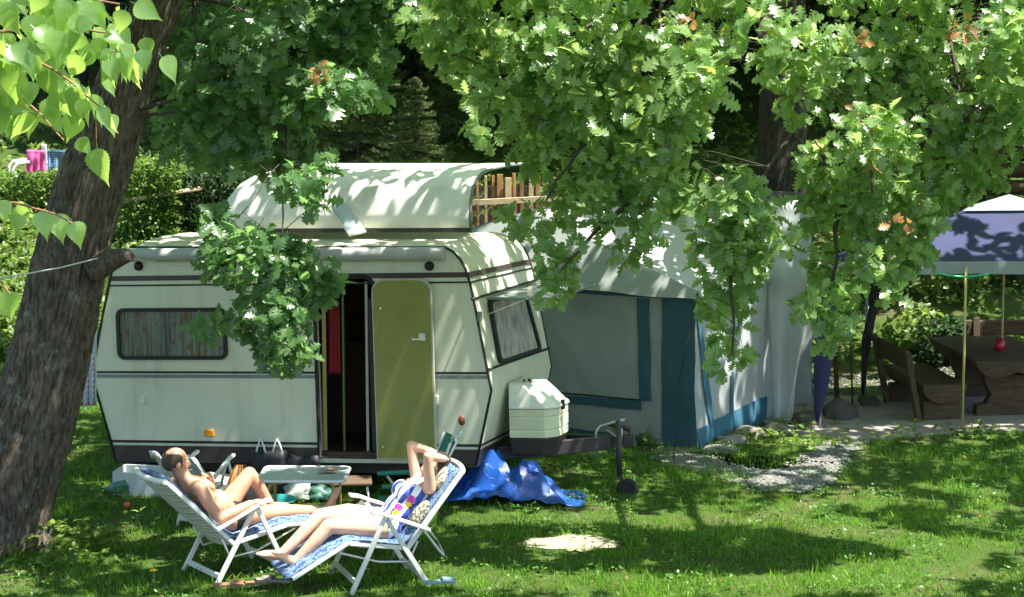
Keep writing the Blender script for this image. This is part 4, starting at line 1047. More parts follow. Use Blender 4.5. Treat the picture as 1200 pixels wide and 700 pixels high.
mb = MB(); g = [[V((.12 + .17 * i / 6, -.04 + .14 * j / 5 + .03 * i / 6, tz + .006 + .012 * math.sin(i * .55))) for i in range(7)] for j in range(6)]; mb.sheet([[TO + p for p in r] for r in g]); o = mb.build('magazine', ['pages'], solid=.008); tag(o, 'open magazine lying on the camping table', 'magazine')
# stool
SO = gnd(412, 607)
stl = thing('stool', 'low folding stool with brown seat right of the camping table', 'stool', SO, R_(5))
mb = MB(); mb.box((.0, 0, .33), (.36, .30, .035)); mb.build('seat', ['brownseat'], stl, bevel=.015)
for x in (-.13, .13):
    for y in (-.13, .13): mb = MB(); mb.tube([(x, y, .32), (x + .05 * (1 if x > 0 else -1), y, 0)], .010, 6); mb.build('leg', ['steel'], stl)
# green folding chair behind the woman
GO = gnd(484, 652) + V((0, .22, 0)); GA_ = R_(180 + 8)
GO.z -= .0
gch = thing('camping_chair', 'green folding camping chair standing behind the reclining woman', 'chair', GO, GA_)
for s in (-1, 1):
    y = .24 * s
    mb = MB(); g = []
    for x, z in ((.28, .575), (.1, .58), (-.12, .575)): g.append([V((x, y - .03, z)), V((x, y + .03, z)), V((x, y + .028, z + .03)), V((x, y - .028, z + .03)), V((x, y - .03, z))])
    mb.sheet(g, smooth=False); mb.add(g[0][:4], [(0, 1, 2, 3)]); mb.add(g[-1][:4], [(0, 1, 2, 3)]); mb.build('armrest', ['greenplastic'], gch, bevel=.01)
    mb = MB(); mb.tube([(.2, y, .57), (-.20, y, .02), (-.22, y, .0)], .011, 8); mb.build('leg', ['white'], gch)
    mb = MB(); mb.tube([(-.02, y, .57), (.2, y, 0)], .011, 8); mb.build('leg', ['white'], gch)
    mb = MB(); mb.tube([(-.05, y * .92, .36), (-.16, y * .92, .60), (-.28, y * .92, .93)], .012, 8); mb.build('back_rail', ['white'], gch)
mb = MB(); mb.tube([(-.22, -.24, .0), (-.22, .24, .0)], .011, 8); mb.build('foot_bar', ['white'], gch)
mb = MB(); mb.sheet([[V((-.06 - .24 * (j / 8) - .03 * math.sin(math.pi * i / 8), -.21 + .42 * i / 8, (.42 + .51 * j / 8))) for i in range(9)] for j in range(9)]); mb.build('backrest', ['greenfabric'], gch, solid=.01)
mb = MB(); mb.sheet([[V((-.06 + .34 * j / 6, -.21 + .42 * i / 8, .39 + .02 * j / 6 - .02 * math.sin(math.pi * i / 8))) for i in range(9)] for j in range(7)]); mb.build('seat', ['greenfabric'], gch, solid=.01)
Mg = gch.matrix_basis
mb = MB(); g = []
for j in range(10):
    t = j / 9; row = []
    for i in range(8):
        p = V((-.30 + .16 * t - .035 + .01 * math.sin(i * 2), .02 + .2 * i / 7 + .02 * math.sin(t * 5), (.94 - .30 * t))); row.append(Mg @ p)
    g.append(row)
mb.sheet([[Mg @ V((-.33, .02 + .2 * i / 7, .93)) for i in range(8)]] + [[Mg @ V((-.31, .02 + .2 * i / 7, .96)) for i in range(8)]] + g); o = mb.build('towel', ['towel'], solid=.012); tag(o, 'white towel hung over the top of the green camping chair', 'towel')
mb = MB(); mb.tube([Mg @ V(p) for p in ((-.30, .1, .94), (-.33, .13, .97), (-.36, .2, .98), (-.37, .22, 1.02))], .012, 8); tag(mb.build('strap', ['white']), 'curled white strap end on top of the green camping chair', 'strap')
# grey cloth lying on the arm of the woman's recliner
def heap(name, c, r, m_, lab, cat, seed, sub=4, k1=.5, k2=.25, rough=3):
    bm = bmesh.new(); bmesh.ops.create_icosphere(bm, subdivisions=sub, radius=1)
    for v_ in bm.verts:
        d = v_.co.copy(); n1 = mnoise.noise(d * 1.6 + V((seed, 0, 0))); n2 = abs(mnoise.noise(d * rough + V((0, seed, 0)))); k = 1 + k1 * n1 + k2 * (n2 * 2 - .5)
        z = d.z * r[2] * k; v_.co = V((d.x * r[0] * k, d.y * r[1] * k, max(z, -.02))) + V(c)
    me = bpy.data.meshes.new(name); bm.to_mesh(me); bm.free(); me.materials.append(M[m_])
    for q in me.polygons: q.use_smooth = True
    o = bpy.data.objects.new(name, me); COL.objects.link(o); tag(o, lab, cat); return o
Mw = Matrix.Translation(WO) @ Matrix.Rotation(WA, 4, 'Z')
heap('folded_cloth', Mw @ V((.12, -.36, .46)), (.13, .10, .08), 'greycloth', 'crumpled grey cloth beside the reclining woman on the far armrest', 'cloth', 3, 3)
# ---- blue tarp heap : folded sheet with sharp creases
def tarp():
    c = gnd(600, 585); g = []; N = 30; rt = random.Random(5)
    for j in range(N + 1):
        row = []
        for i in range(N + 1):
            x = -.58 + 1.22 * (i + rt.uniform(-.42, .42)) / N; y = -.28 + .60 * (j + rt.uniform(-.42, .42)) / N
            q = V((x * 2.1, y * 2.6, 0)); h = 0
            for k, (fx, fy, amp) in enumerate(((3.1, 1.2, .12), (-2.2, 3.9, .09), (6.5, -2.6, .06), (1.1, 7.5, .05), (9.5, 4.5, .025))):
                ph = (fx * x + fy * y + 1.3 * mnoise.noise(q + V((k * 7.3, 0, 2)))) ; h += amp * (1 - 2 * abs((ph % 1) - .5)) * 1.05
            e = max(0, 1 - abs(x + .12) / .62) ** .8 * max(0, 1 - abs(y) / .31) ** .6
            e2 = max(0, 1 - ((x + .22) / .26) ** 2 - ((y - .05) / .25) ** 2)
            z = e * (.11 + h * 1.05) + e2 * .15 + max(0, 1 - ((x - .18) / .2) ** 2 - ((y + .02) / .2) ** 2) * .13 + .012 + .02 * abs(mnoise.noise(q * 2)) + e * rt.uniform(-.025, .025)
            xx = x + .07 * mnoise.noise(q * 1.4 + V((3, 3, 3))) + .05 * h; yy = y + .07 * mnoise.noise(q * 1.4 + V((9, 3, 3))) - .1 * (x if x > 0 else 0)
            row.append(c + V((xx, yy, z)))
        g.append(row)
    mb = MB(); mb.sheet(g, 0, False); o = mb.build('tarpaulin', ['tarp'], solid=.004); o.data.shade_smooth(); o.data.set_sharp_from_angle(angle=R_(24)); tag(o, 'crumpled bright blue tarpaulin heaped on the grass in front of the caravan', 'tarpaulin')
tarp()
# ---- things under and beside the caravan
def openbox(name, c, sx, sy, h, m_, lab, rz=0):
    mb = MB(); w_ = .012
    for a_, s_ in (((-sx / 2, 0, h / 2), (w_, sy, h)), ((sx / 2, 0, h / 2), (w_, sy, h)), ((0, -sy / 2, h / 2), (sx - w_, w_, h)), ((0, sy / 2, h / 2), (sx - w_, w_, h)), ((0, 0, .01), (sx - w_, sy - w_, .02))): mb.box(a_, s_)
    o = mb.build(name, [m_], bevel=.004); o.location = c; o.rotation_euler = (0, 0, rz); tag(o, lab, 'crate'); return o
openbox('crate', gnd(165, 583) + V((0, .2, 0)), .48, .32, .22, 'cratewhite', 'pale open crate under the left end of the caravan', R_(-10))
heap('plastic_bag', gnd(143, 581) + V((0, .05, .05)), (.13, .09, .13), 'crategreen', 'crinkled green plastic bag leaning on the pale crate', 'bag', 4, 3)
heap('cloth_bundle', gnd(171, 573) + V((0, .3, .2)), (.18, .1, .07), 'navy', 'dark blue bundle lying in the pale crate', 'bundle', 8, 3)
def carrier(p, sx, sy, h, m_, lab, nh=2):
    t = thing('carrier_bag', lab, 'bag', p)
    bm = bmesh.new(); bmesh.ops.create_cube(bm, size=1); bmesh.ops.subdivide_edges(bm, edges=bm.edges, cuts=6, use_grid_fill=True)
    for v_ in bm.verts:
        q = v_.co.copy(); k = 1 + .15 * (.5 - q.z) ; v_.co = V((q.x * sx * k, q.y * sy * (k - .5 * max(0, q.z)), (q.z + .5) * h)) + V([.03 * mnoise.noise(q * 3 + V((i * 4, h * 9, 0))) for i in range(3)])
    me = bpy.data.meshes.new('bag_body'); bm.to_mesh(me); bm.free(); me.materials.append(M[m_])
    for q in me.polygons: q.use_smooth = True
    o = bpy.data.objects.new('bag_body', me); COL.objects.link(o); o.parent = t
    for k in range(nh):
        x = -sx * .25 + sx * .5 * k; mb = MB(); mb.tube([(x - .04, -.05, h - .02), (x - .02, -.05, h + .06), (x + .005, -.05, h + .12), (x + .03, -.05, h + .06), (x + .05, -.05, h - .02)], .010, 6); mb.build('bag_handle', ['towel'], t)
carrier(gnd(308, 598) + V((0, .55, 0)), .30, .18, .42, 'bag', 'black bag with white handles standing against the caravan skirt')
carrier(gnd(345, 598) + V((0, .62, 0)), .34, .2, .36, 'bag', 'low black bag between the white-handled bag and the doorway', 0)
sc_ = thing('draped_bag', 'dark bag draped with long brown and orange fringe behind the raised knee of the man', 'bag', gnd(284, 617))
mb = MB(); mb.ball((0, 0, .26), (.14, .11, .26), 16, 12); o = mb.build('bag_body', ['bag'], sc_)
for k in range(2):
    mb = MB()
    for i in range(34):
        x0 = random.uniform(-.09, .07); a_ = random.uniform(.25, .5); y0 = -.10 + random.uniform(-.015, .02)
        mb.tube([(x0 * .5, y0 * .3, .54), (x0 * .8, y0 * .95, .48), (x0 - .02, y0 * 1.12, .38), (x0 - .05 - .1 * random.random(), y0 * 1.15, .12 + .18 * random.random())], [.014, .013, .011, .004], 5)
    mb.build('fringe', ['scarfbrown' if k == 0 else 'hairw'], sc_)
tag(heap('cloth_bundle', gnd(372, 601) + V((0, .7, .20)), (.14, .1, .07), 'redcloth', 'dull red bundle on the ground below the caravan doorway', 'bundle', 5, 3), kind=None)
mb = MB(); bp_ = gnd(322, 600); mb.sheet([[bp_ + V((r_ * math.cos(a_), r_ * math.sin(a_), z_)) for a_ in np.linspace(0, 2 * math.pi, 24)] for r_, z_ in ((.0, .015), (.13, .015), (.18, .11), (.195, .115))]); tag(mb.build('basin', ['basin'], solid=.006), 'shallow teal basin on the grass under the camping table', 'basin')
heap('plastic_bag', gnd(350, 590) + V((0, .1, .05)), (.15, .12, .13), 'greycloth', 'grey plastic bag under the caravan behind the camping table', 'bag', 12, 3)
heap('plastic_bag', gnd(373, 592) + V((0, .15, .05)), (.12, .1, .10), 'crategreen', 'small greenish bag under the caravan near the stool', 'bag', 15, 3)
# towel strips over the empty recliner
Ml = Matrix.Translation(LO) @ Matrix.Rotation(R_(65), 4, 'Z')
for y0, y1, m_, lab, sd in ((.12, .19, 'towel', 'white cloth hanging over the far side of the empty recliner back', 0), (-.21, -.13, 'cratewhite', 'pale lace-edged strip hanging over the near side of the empty recliner back', 3)):
    mb = MB(); g = []
    for j in range(16):
        t = j / 15; bx_ = -.42 * (1 - t * .7); bz_ = .70 - .40 * t * .7
        g.append([Ml @ V((bx_ - .075 + .012 * math.sin(i * 2.2 + j * .5 + sd), y0 + (y1 - y0) * i / 6, bz_ + .03)) for i in range(7)])
    mb.sheet([[Ml @ V((-.46, y0 + (y1 - y0) * i / 6, .66)) for i in range(7)]] + g); tag(mb.build('hanging_cloth', [m_], solid=.012), lab, 'cloth')
# ---- shoes, fruit, flower
def sole(p, ang, m_, L=.26, W_=.095, strap=None, lab=None, name='slipper', z=.012):
    t = thing(name, lab, 'shoe', p, ang); mb = MB()
    o_ = [(-L / 2, -.025), (-L / 2 + .03, -.036), (-.02, -.032), (L * .28, -W_ / 2), (L * .43, -.032), (L / 2, 0), (L * .43, .032), (L * .28, W_ / 2), (-.02, .032), (-L / 2 + .03, .036), (-L / 2, .025)]
    mb.prism([(x, y, z) for x, y in o_], (0, 0, .022)); mb.build('sole', [m_], t, bevel=.006)
    mb = MB(); mb.sheet([[V((.01 + .09 * j / 3, W_ * .5 * math.cos(a_), z + .02 + (.026 - .003 * j) * math.sin(a_))) for a_ in np.linspace(0, math.pi, 9)] for j in range(4)]); mb.build('upper', [strap or m_], t, solid=.006)
sole(gnd(270, 692) + V((0, 0, .015)), R_(8), 'slipper', lab='orange-tan slipper on the grass under the front recliner leg', z=.02)
sole(gnd(298, 690) + V((0, 0, .015)), R_(20), 'slipper', strap='sandal', lab='grey-strapped sandal beside the orange-tan slipper', name='sandal', z=.02)
sole(gnd(322, 689) + V((0, 0, .02)), R_(165), 'sandal', strap='sandal', lab='rightmost grey sandal under the feet of the woman', name='sandal', z=.03)
sole(gnd(516, 691) + V((0, 0, .02)), R_(10), 'flipflop', lab='blue-grey flip-flop by the rear leg of the recliner of the woman', name='flip_flop', z=.03)
mb = MB(); mb.ball(gnd(149, 597) + V((0, 0, .04)), (.030, .030, .029)); tag(mb.build('peach', ['peach']), 'small orange-red fruit lying in the grass near the oak trunk', 'fruit')
fp = gnd(181, 697); fl0 = thing('dandelion', 'single yellow dandelion in the grass left of the recliner of the man', 'flower', fp)
mb = MB(); mb.tube([(0, 0, 0), (.004, 0, .1), (.0, 0, .18)], .004, 5); mb.build('stem', ['stem'], fl0)
mb = MB()
for k in range(26):
    a_ = k * 2.4; r_ = .008 + .016 * (k / 26); mb.bar((0, 0, .182), (r_ * 1.4 * math.cos(a_), r_ * 1.4 * math.sin(a_), .20 - .01 * (k / 26)), .008, .003)
mb.build('petals', ['yellowflower'], fl0)
# line tied round the oak trunk
mb = MB(); cp = [dep(-60, 334, 16.9), dep(20, 323, 16.62), dep(70, 314, 16.55), dep(118, 302, 16.7), dep(150, 303, 17.2), dep(230, 314, 18.3), dep(262, 318, 18.7)]
mb.tube(cp, .006, 5); tag(mb.build('clothesline', ['cord']), 'pale clothesline tied round the oak trunk and running to the caravan', 'line')
# ================================================================== TERRAIN
def smooth(a, b, t): t = min(1, max(0, (t - a) / (b - a))); return t * t * (3 - 2 * t)
def terr(x, y):
    toe = 24.0 - .8 * smooth(-2, -6, -x) - .6 * smooth(2, -4, x)
    d = y - toe; z = 0
    if d > 0: z = .30 * d - .30 * .5 * (1 - math.exp(-d / .5))
    if y > 33: z += .22 * (y - 33)
    k = smooth(0, 6, d)
    z += (.02 + .22 * k) * mnoise.noise(V((x * .55, y * .55, 0))) * (1 if y > 23.5 else .25)
    return z
def axis(lo, hi, fl, fh, fine, coarse):
    a = list(np.arange(lo, fl, coarse)) + list(np.arange(fl, fh, fine)) + list(np.arange(fh, hi + coarse, coarse)); return a
xs = axis(-90, 90, -9, 10, .25, 3); ys = axis(-40, 130, 10, 36, .25, 3)
mb = MB(); mb.sheet([[V((x, y, terr(x, y))) for x in xs] for y in ys])
tag(mb.build('ground', ['ground'], fix=False), kind='structure')
def patch(name, poly, z, m_):
    bm = bmesh.new(); vs = [bm.verts.new((p[0], p[1], z)) for p in poly]; f = bm.faces.new(vs)
    me = bpy.data.meshes.new(name); bmesh.ops.triangulate(bm, faces=bm.faces); bm.to_mesh(me); bm.free(); me.materials.append(M[m_])
    o = bpy.data.objects.new(name, me); COL.objects.link(o); return tag(o, kind='structure')
path_px = [(1022, 516), (1012, 522), (998, 534), (986, 552), (976, 566), (950, 576), (905, 577), (870, 571), (838, 560), (812, 552), (775, 542), (764, 534), (780, 524), (812, 528), (836, 538), (862, 546), (890, 553), (925, 548), (940, 540), (952, 528), (966, 518)]
path_w = [gnd(*p).xy for p in path_px]
path_r = []
for i in range(len(path_w)):
    p, q = path_w[i], path_w[(i + 1) % len(path_w)]; m_ = max(2, int((q - p).length / .035))
    for k in range(m_):
        s_ = p.lerp(q, k / m_); path_r.append(s_ + V((mnoise.noise(V((s_.x * 6, s_.y * 6, 1))) * .09 + random.uniform(-.03, .03), mnoise.noise(V((s_.x * 6, s_.y * 6, 7))) * .16 + random.uniform(-.05, .05))))
patch('gravel_path', path_r, .013, 'gravelbase')
sp = gnd(668, 637); soil = [V((sp.x + .40 * math.cos(t_) * (1 + .35 * mnoise.noise(V((t_ * 1.3, 2, 0))) + .25 * mnoise.noise(V((t_ * 7, 5, 0)))), sp.y + .25 * math.sin(t_) * (1 + .4 * mnoise.noise(V((t_ * 1.7, 8, 0))) + .3 * mnoise.noise(V((t_ * 8, 3, 0)))))) for t_ in np.linspace(0, 2 * math.pi, 90)[:-1]]; patch('bare_soil', soil, .009, 'soil')
pat_w = [gnd(p[0], p[1]).xy for p in [(906, 506), (940, 514), (1000, 517), (1060, 514), (1120, 509), (1260, 505)]] + [V((8.2, 23.5)), V((3.2, 23.5)), V((2.6, 22.6))]
mb = MB(); mb.prism([V((p[0], p[1], -.03)) for p in pat_w], (0, 0, .06)); tag(mb.build('patio', ['concrete'], bevel=.01), kind='structure')
trk = [V((3.0, 23.55)), V((9, 23.7)), V((9, 24.6)), V((5.2, 24.35)), V((3.0, 24.4))]
def inpoly(x, y, poly):
    x = np.asarray(x); y = np.asarray(y); c = np.zeros(x.shape, bool); n = len(poly)
    for i in range(n):
        x1, y1 = poly[i][0], poly[i][1]; x2, y2 = poly[i - 1][0], poly[i - 1][1]
        c ^= ((y1 > y) != (y2 > y)) & (x < (x2 - x1) * (y - y1) / (y2 - y1 + 1e-12) + x1)
    return c

# ================================================================== MASS INSTANCING (numpy -> one mesh)
def inst(name, tv, tf, P, RR, S_, m_, parent=None, rnd=None, origin=(0, 0, 0), smooth=True):
    """tv (k,3) template verts, tf list of faces (tris), P (n,3), RR (n,3,3), S_ (n,)"""
    n, k = len(P), len(tv)
    Vv = np.einsum('nij,kj->nki', RR, tv) * S_[:, None, None] + P[:, None, :] - np.asarray(origin)[None, None, :]
    F_ = (np.asarray(tf)[None] + (np.arange(n) * k)[:, None, None]).reshape(-1, 3)
    me = bpy.data.meshes.new(name); me.vertices.add(n * k); me.vertices.foreach_set('co', Vv.astype(np.float32).ravel())
    nf = len(F_); me.loops.add(nf * 3); me.polygons.add(nf)
    me.loops.foreach_set('vertex_index', F_.astype(np.int32).ravel()); me.polygons.foreach_set('loop_start', np.arange(0, nf * 3, 3, dtype=np.int32))
    me.polygons.foreach_set('use_smooth', np.full(nf, smooth))
    me.update()
    r = RNG.random(n) if rnd is None else rnd
    me.attributes.new('rnd', 'FLOAT', 'POINT').data.foreach_set('value', np.repeat(r, k).astype(np.float32))
    me.materials.append(M[m_]); me.validate()
    o = bpy.data.objects.new(name, me); COL.objects.link(o)
    if parent is not None: o.parent = parent
    return o
def leaf_t(prof, fold=.25, droop=.18, wave=0):
    """leaf along +x, normal +z, unit length; prof = [(t, halfwidth)]"""
    v, f = [], []
    for i, (t, w_) in enumerate(prof):
        z = -droop * t * t
        v += [(t, -w_, z + fold * w_ + wave * (i % 2)), (t, 0, z), (t, w_, z + fold * w_ - wave * (i % 2))]
    for i in range(len(prof) - 1):
        a = i * 3
        for s in (0, 1): f += [(a + s, a + s + 3, a + s + 4), (a + s, a + s + 4, a + s + 1)]
    return np.array(v), f
OAK = leaf_t([(0, .012), (.1, .015), (.19, .12), (.26, .06), (.36, .25), (.45, .09), (.56, .36), (.66, .13), (.75, .32), (.85, .12), (.92, .17), (1, .02)], .22, .22, .012)
OAKLO = leaf_t([(0, .02), (.35, .20), (.6, .27), (1, .05)], .2, .2)
MAPLE = leaf_t([(0, .01), (.15, .02), (.2, .28), (.32, .20), (.42, .45), (.52, .22), (.68, .28), (.76, .14), (1, .01)], .15, .2)
BIRCH = leaf_t([(0, .007), (.15, .009), (.17, .10), (.20, .20), (.235, .21), (.25, .28), (.29, .27), (.31, .325), (.36, .30), (.38, .34), (.43, .30), (.455, .325), (.51, .275), (.535, .29), (.59, .23), (.615, .24), (.67, .175), (.69, .185), (.75, .12), (.77, .125), (.84, .06), (.92, .025), (1, .003)], .32, .22)
ROUND = leaf_t([(0, .05), (.3, .3), (.65, .3), (1, .05)], .2, .2)
def norm(a): return a / (np.linalg.norm(a, axis=-1, keepdims=True) + 1e-9)
def frames(d, n):
    d = norm(d); n = n - d * np.sum(n * d, -1, keepdims=True); n = norm(n); l = np.cross(n, d)
    return np.stack([d, l, n], -1)
UP = np.array([0, 0, 1.0])
def rosettes(C, axis_, k, size, spread=.9, droop=.25, up=.8, toward=None):
    """k leaves around each centre C; returns P, R, S"""
    n = len(C); C = np.repeat(C, k, 0); A = np.repeat(norm(axis_), k, 0)
    rv = norm(RNG.normal(size=(n * k, 3))); rad = norm(rv - A * np.sum(rv * A, -1, keepdims=True))
    d = A * RNG.uniform(.1, .9, (n * k, 1)) + rad * spread - UP * droop * RNG.uniform(.2, 1.6, (n * k, 1))
    nr = UP * up + A * .3 + RNG.normal(size=(n * k, 3)) * .42
    if toward is not None: nr = nr + toward
    s = size * np.clip(RNG.normal(.95, .24, n * k), .4, 1.5)
    return C + norm(d) * .01, frames(d, nr), s
def in_ell(n, c, r, hollow=.45):
    u = norm(RNG.normal(size=(n, 3))) * (RNG.random((n, 1)) ** hollow); return np.asarray(c) + u * np.asarray(r), u
def branch(mb, a, b, r0, r1, sag=.0, seg=6, n=8, wob=.06, seed=0):
    a, b = V(a), V(b); L = (b - a).length; pts = []
    for i in range(n + 1):
        t = i / n; p = a.lerp(b, t) + V((0, 0, sag * math.sin(math.pi * t)))
        p += V([mnoise.noise(V((t * 3 + seed, j * 5.1, seed))) for j in range(3)]) * wob * L * math.sin(math.pi * t); pts.append(p)
    mb.tube(pts, [r0 + (r1 - r0) * i / n for i in range(n + 1)], seg, caps=False); return pts
CAMV = np.array([0, 0, CAM_H])

# ================================================================== LEFT OAK (trunk in view)
path = [(-14, 652, 70), (0, 610, 58), (12, 570, 56), (28, 520, 54), (40, 480, 51), (55, 430, 48.5), (70, 365, 46), (83, 300, 44), (97, 250, 43), (112, 200, 42.5), (128, 150, 39), (144, 100, 35), (163, 50, 31), (185, 0, 28), (206, -50, 29), (232, -110, 26), (262, -180, 22), (290, -260, 17)]
TP = [dep(p[0], p[1], 16.95) for p in path]; TP[0] = V((TP[0].x, TP[0].y, -.12)); TR = [p[2] / 145 for p in path]
oakL = thing('oak_tree', 'big oak leaning over the left edge, its rough trunk beside the caravan', 'tree', (TP[1].x, TP[1].y, 0))
mb = MB(); g = []; NS = 200
fine = []
for i in range(len(TP) - 1):
    for k in range(20): t = k / 20; fine.append((TP[i].lerp(TP[i + 1], t), TR[i] + (TR[i + 1] - TR[i]) * t))
for p, r in fine:
    row = []
    for k in range(NS):
        a = 2 * math.pi * k / NS; d = V((math.cos(a), math.sin(a), 0))
        q = V((math.cos(a) * 3.2 * r / .3, math.sin(a) * 3.2 * r / .3, p.z * .75))
        rid = abs(mnoise.noise(q * 2.6 + V((mnoise.noise(q * .8) * 1.2, 0, 0)))); rid2 = abs(mnoise.noise(V((q.x * 5.5, q.y * 5.5, p.z * 2.2)))); h = .020 * min(1, rid * 3.2) + .014 * min(1, rid2 * 3) - .026 + .03 * mnoise.noise(q * .5) + .008 * mnoise.noise(V((q.x * 3, q.y * 3, p.z * 7)))
        fl = .16 * max(0, 1 - p.z / .4) ** 2 * (.35 + .5 * math.cos(a * 5 + 1))
        row.append(p + d * (r * (1 + fl * 1.3) + h))
    row.append(row[0]); g.append(row)
mb.sheet(g); mb.build('trunk', ['bark'], oakL, world=True)
mb = MB(); q = dep(128, 303, 16.75); mb.tube([dep(105, 318, 16.75), q, dep(147, 299, 16.5), dep(152, 300, 16.45)], [.11, .085, .06, .045], 12)
for v_i in range(len(mb.v)): v_ = V(mb.v[v_i]); mb.v[v_i] = tuple(v_ + V([mnoise.noise(v_ * 11 + V((k * 5, 0, 0))) for k in range(3)]) * .035)
mb.build('branch_stub', ['bark'], oakL, world=True)
mb = MB(); branch(mb, dep(165, 128, 16.8), dep(206, 117, 16.5), .022, .012, 0, 6, 5); branch(mb, dep(165, 136, 16.8), dep(212, 130, 16.6), .018, .01, 0, 6, 5); mb.build('dead_twig', ['twig'], oakL, world=True)

LEAVES_LIT = []   # visible clump centres that should get sun
def clumps(lst, Y0, dY, size, per, k, ppm=None):
    """lst of (px, py, rx, ry[, dY]) -> rosette centres + outward axes"""
    C, A = [], []
    for e in lst:
        px, py, rx, ry = e[:4]; Y = Y0 + (e[4] if len(e) > 4 else RNG.uniform(-dY, dY)); pm = FPX / Y
        c = np.array(dep(px, py, Y)); r = np.array([rx / pm, max(.2, .4 * (rx + ry) / pm), ry / pm])
        n = max(4, int(per * (e[5] if len(e) > 5 else 1) * rx * ry / 1000)); p, u = in_ell(n, c, r, .5); C.append(p); A.append(u + np.array([0, -.15, .1])); LEAVES_LIT.append((c, r))
    return np.concatenate(C), np.concatenate(A)
hangL = [(352, 215, 34, 18, .05, .5), (246, 262, 24, 20, 0, .8), (300, 275, 36, 16, 0, .6), (285, 305, 52, 28), (348, 322, 42, 36), (318, 365, 48, 36), (330, 402, 38, 28), (252, 382, 22, 12), (322, 430, 16, 12), (384, 338, 14, 18), (368, 196, 34, 16, 0, .6), (372, 232, 14, 16, 0, .8)]
CL, AL = clumps(hangL, 16.6, .2, .1, 30, 6)
backL = [(215, 35, 50, 45), (275, 60, 60, 42), (345, 45, 62, 46), (415, 30, 62, 40), (335, 110, 58, 38), (390, 115, 46, 36), (240, 105, 55, 45), (265, 155, 48, 38), (310, 165, 50, 38), (350, 185, 38, 22), (220, 150, 30, 35), (480, 15, 50, 26), (420, 70, 40, 30), (272, 192, 20, 10), (190, 50, 22, 40), (300, -20, 120, 30), (440, -20, 90, 30), (440, 105, 20, 20)]
CB, AB = clumps(backL, 17.6, .5, .12, 20, 6)
P1, R1, S1 = rosettes(CL, AL, 7, .13, .9, .35, .6, .6 * norm(CAMV - CL.mean(0))); P2, R2, S2 = rosettes(CB, AB, 6, .155, .9, .3, .6, .6 * norm(CAMV - CB.mean(0)))
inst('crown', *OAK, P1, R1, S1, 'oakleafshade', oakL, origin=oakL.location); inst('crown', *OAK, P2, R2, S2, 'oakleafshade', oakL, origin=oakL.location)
mb = MB(); tips = []
lA = dep(230, -100, 16.9)
l1 = branch(mb, lA, dep(420, -40, 17.4), .11, .05, .1, 8, 8, .05, 1)
l2 = branch(mb, dep(190, -10, 16.95), dep(345, 60, 18.0), .03, .010, .12, 7, 8, .05, 2)
l3 = branch(mb, dep(345, 60, 18.0), dep(330, 215, 17.1), .009, .006, 0, 6, 8, .05, 3); l4 = branch(mb, dep(330, 215, 17.1), dep(330, 400, 16.7), .007, .004, 0, 6, 10, .04, 4)
l5 = branch(mb, dep(330, 190, 17.2), dep(262, 275, 16.7), .006, .003, 0, 5, 6, .06, 5); l6 = branch(mb, dep(380, 150, 17.8), dep(335, 200, 17.2), .008, .005, 0, 5, 6, .05, 6)
sup = [V(p) for p in l1 + l2 + l3 + l4 + l5]
SUPA = np.array([tuple(p) for p in sup])
for Cc in (CL[::5], CB[::6]):
    for c in Cc:
        i = np.argmin(((SUPA - c) ** 2).sum(1) + RNG.random(len(SUPA)) * .25); d = np.linalg.norm(SUPA[i] - c)
        if d < .8: branch(mb, SUPA[i], c, .0045, .002, .02, 4, 3, .06, random.random() * 50)
mb.build('branches', ['twig'], oakL, world=True)

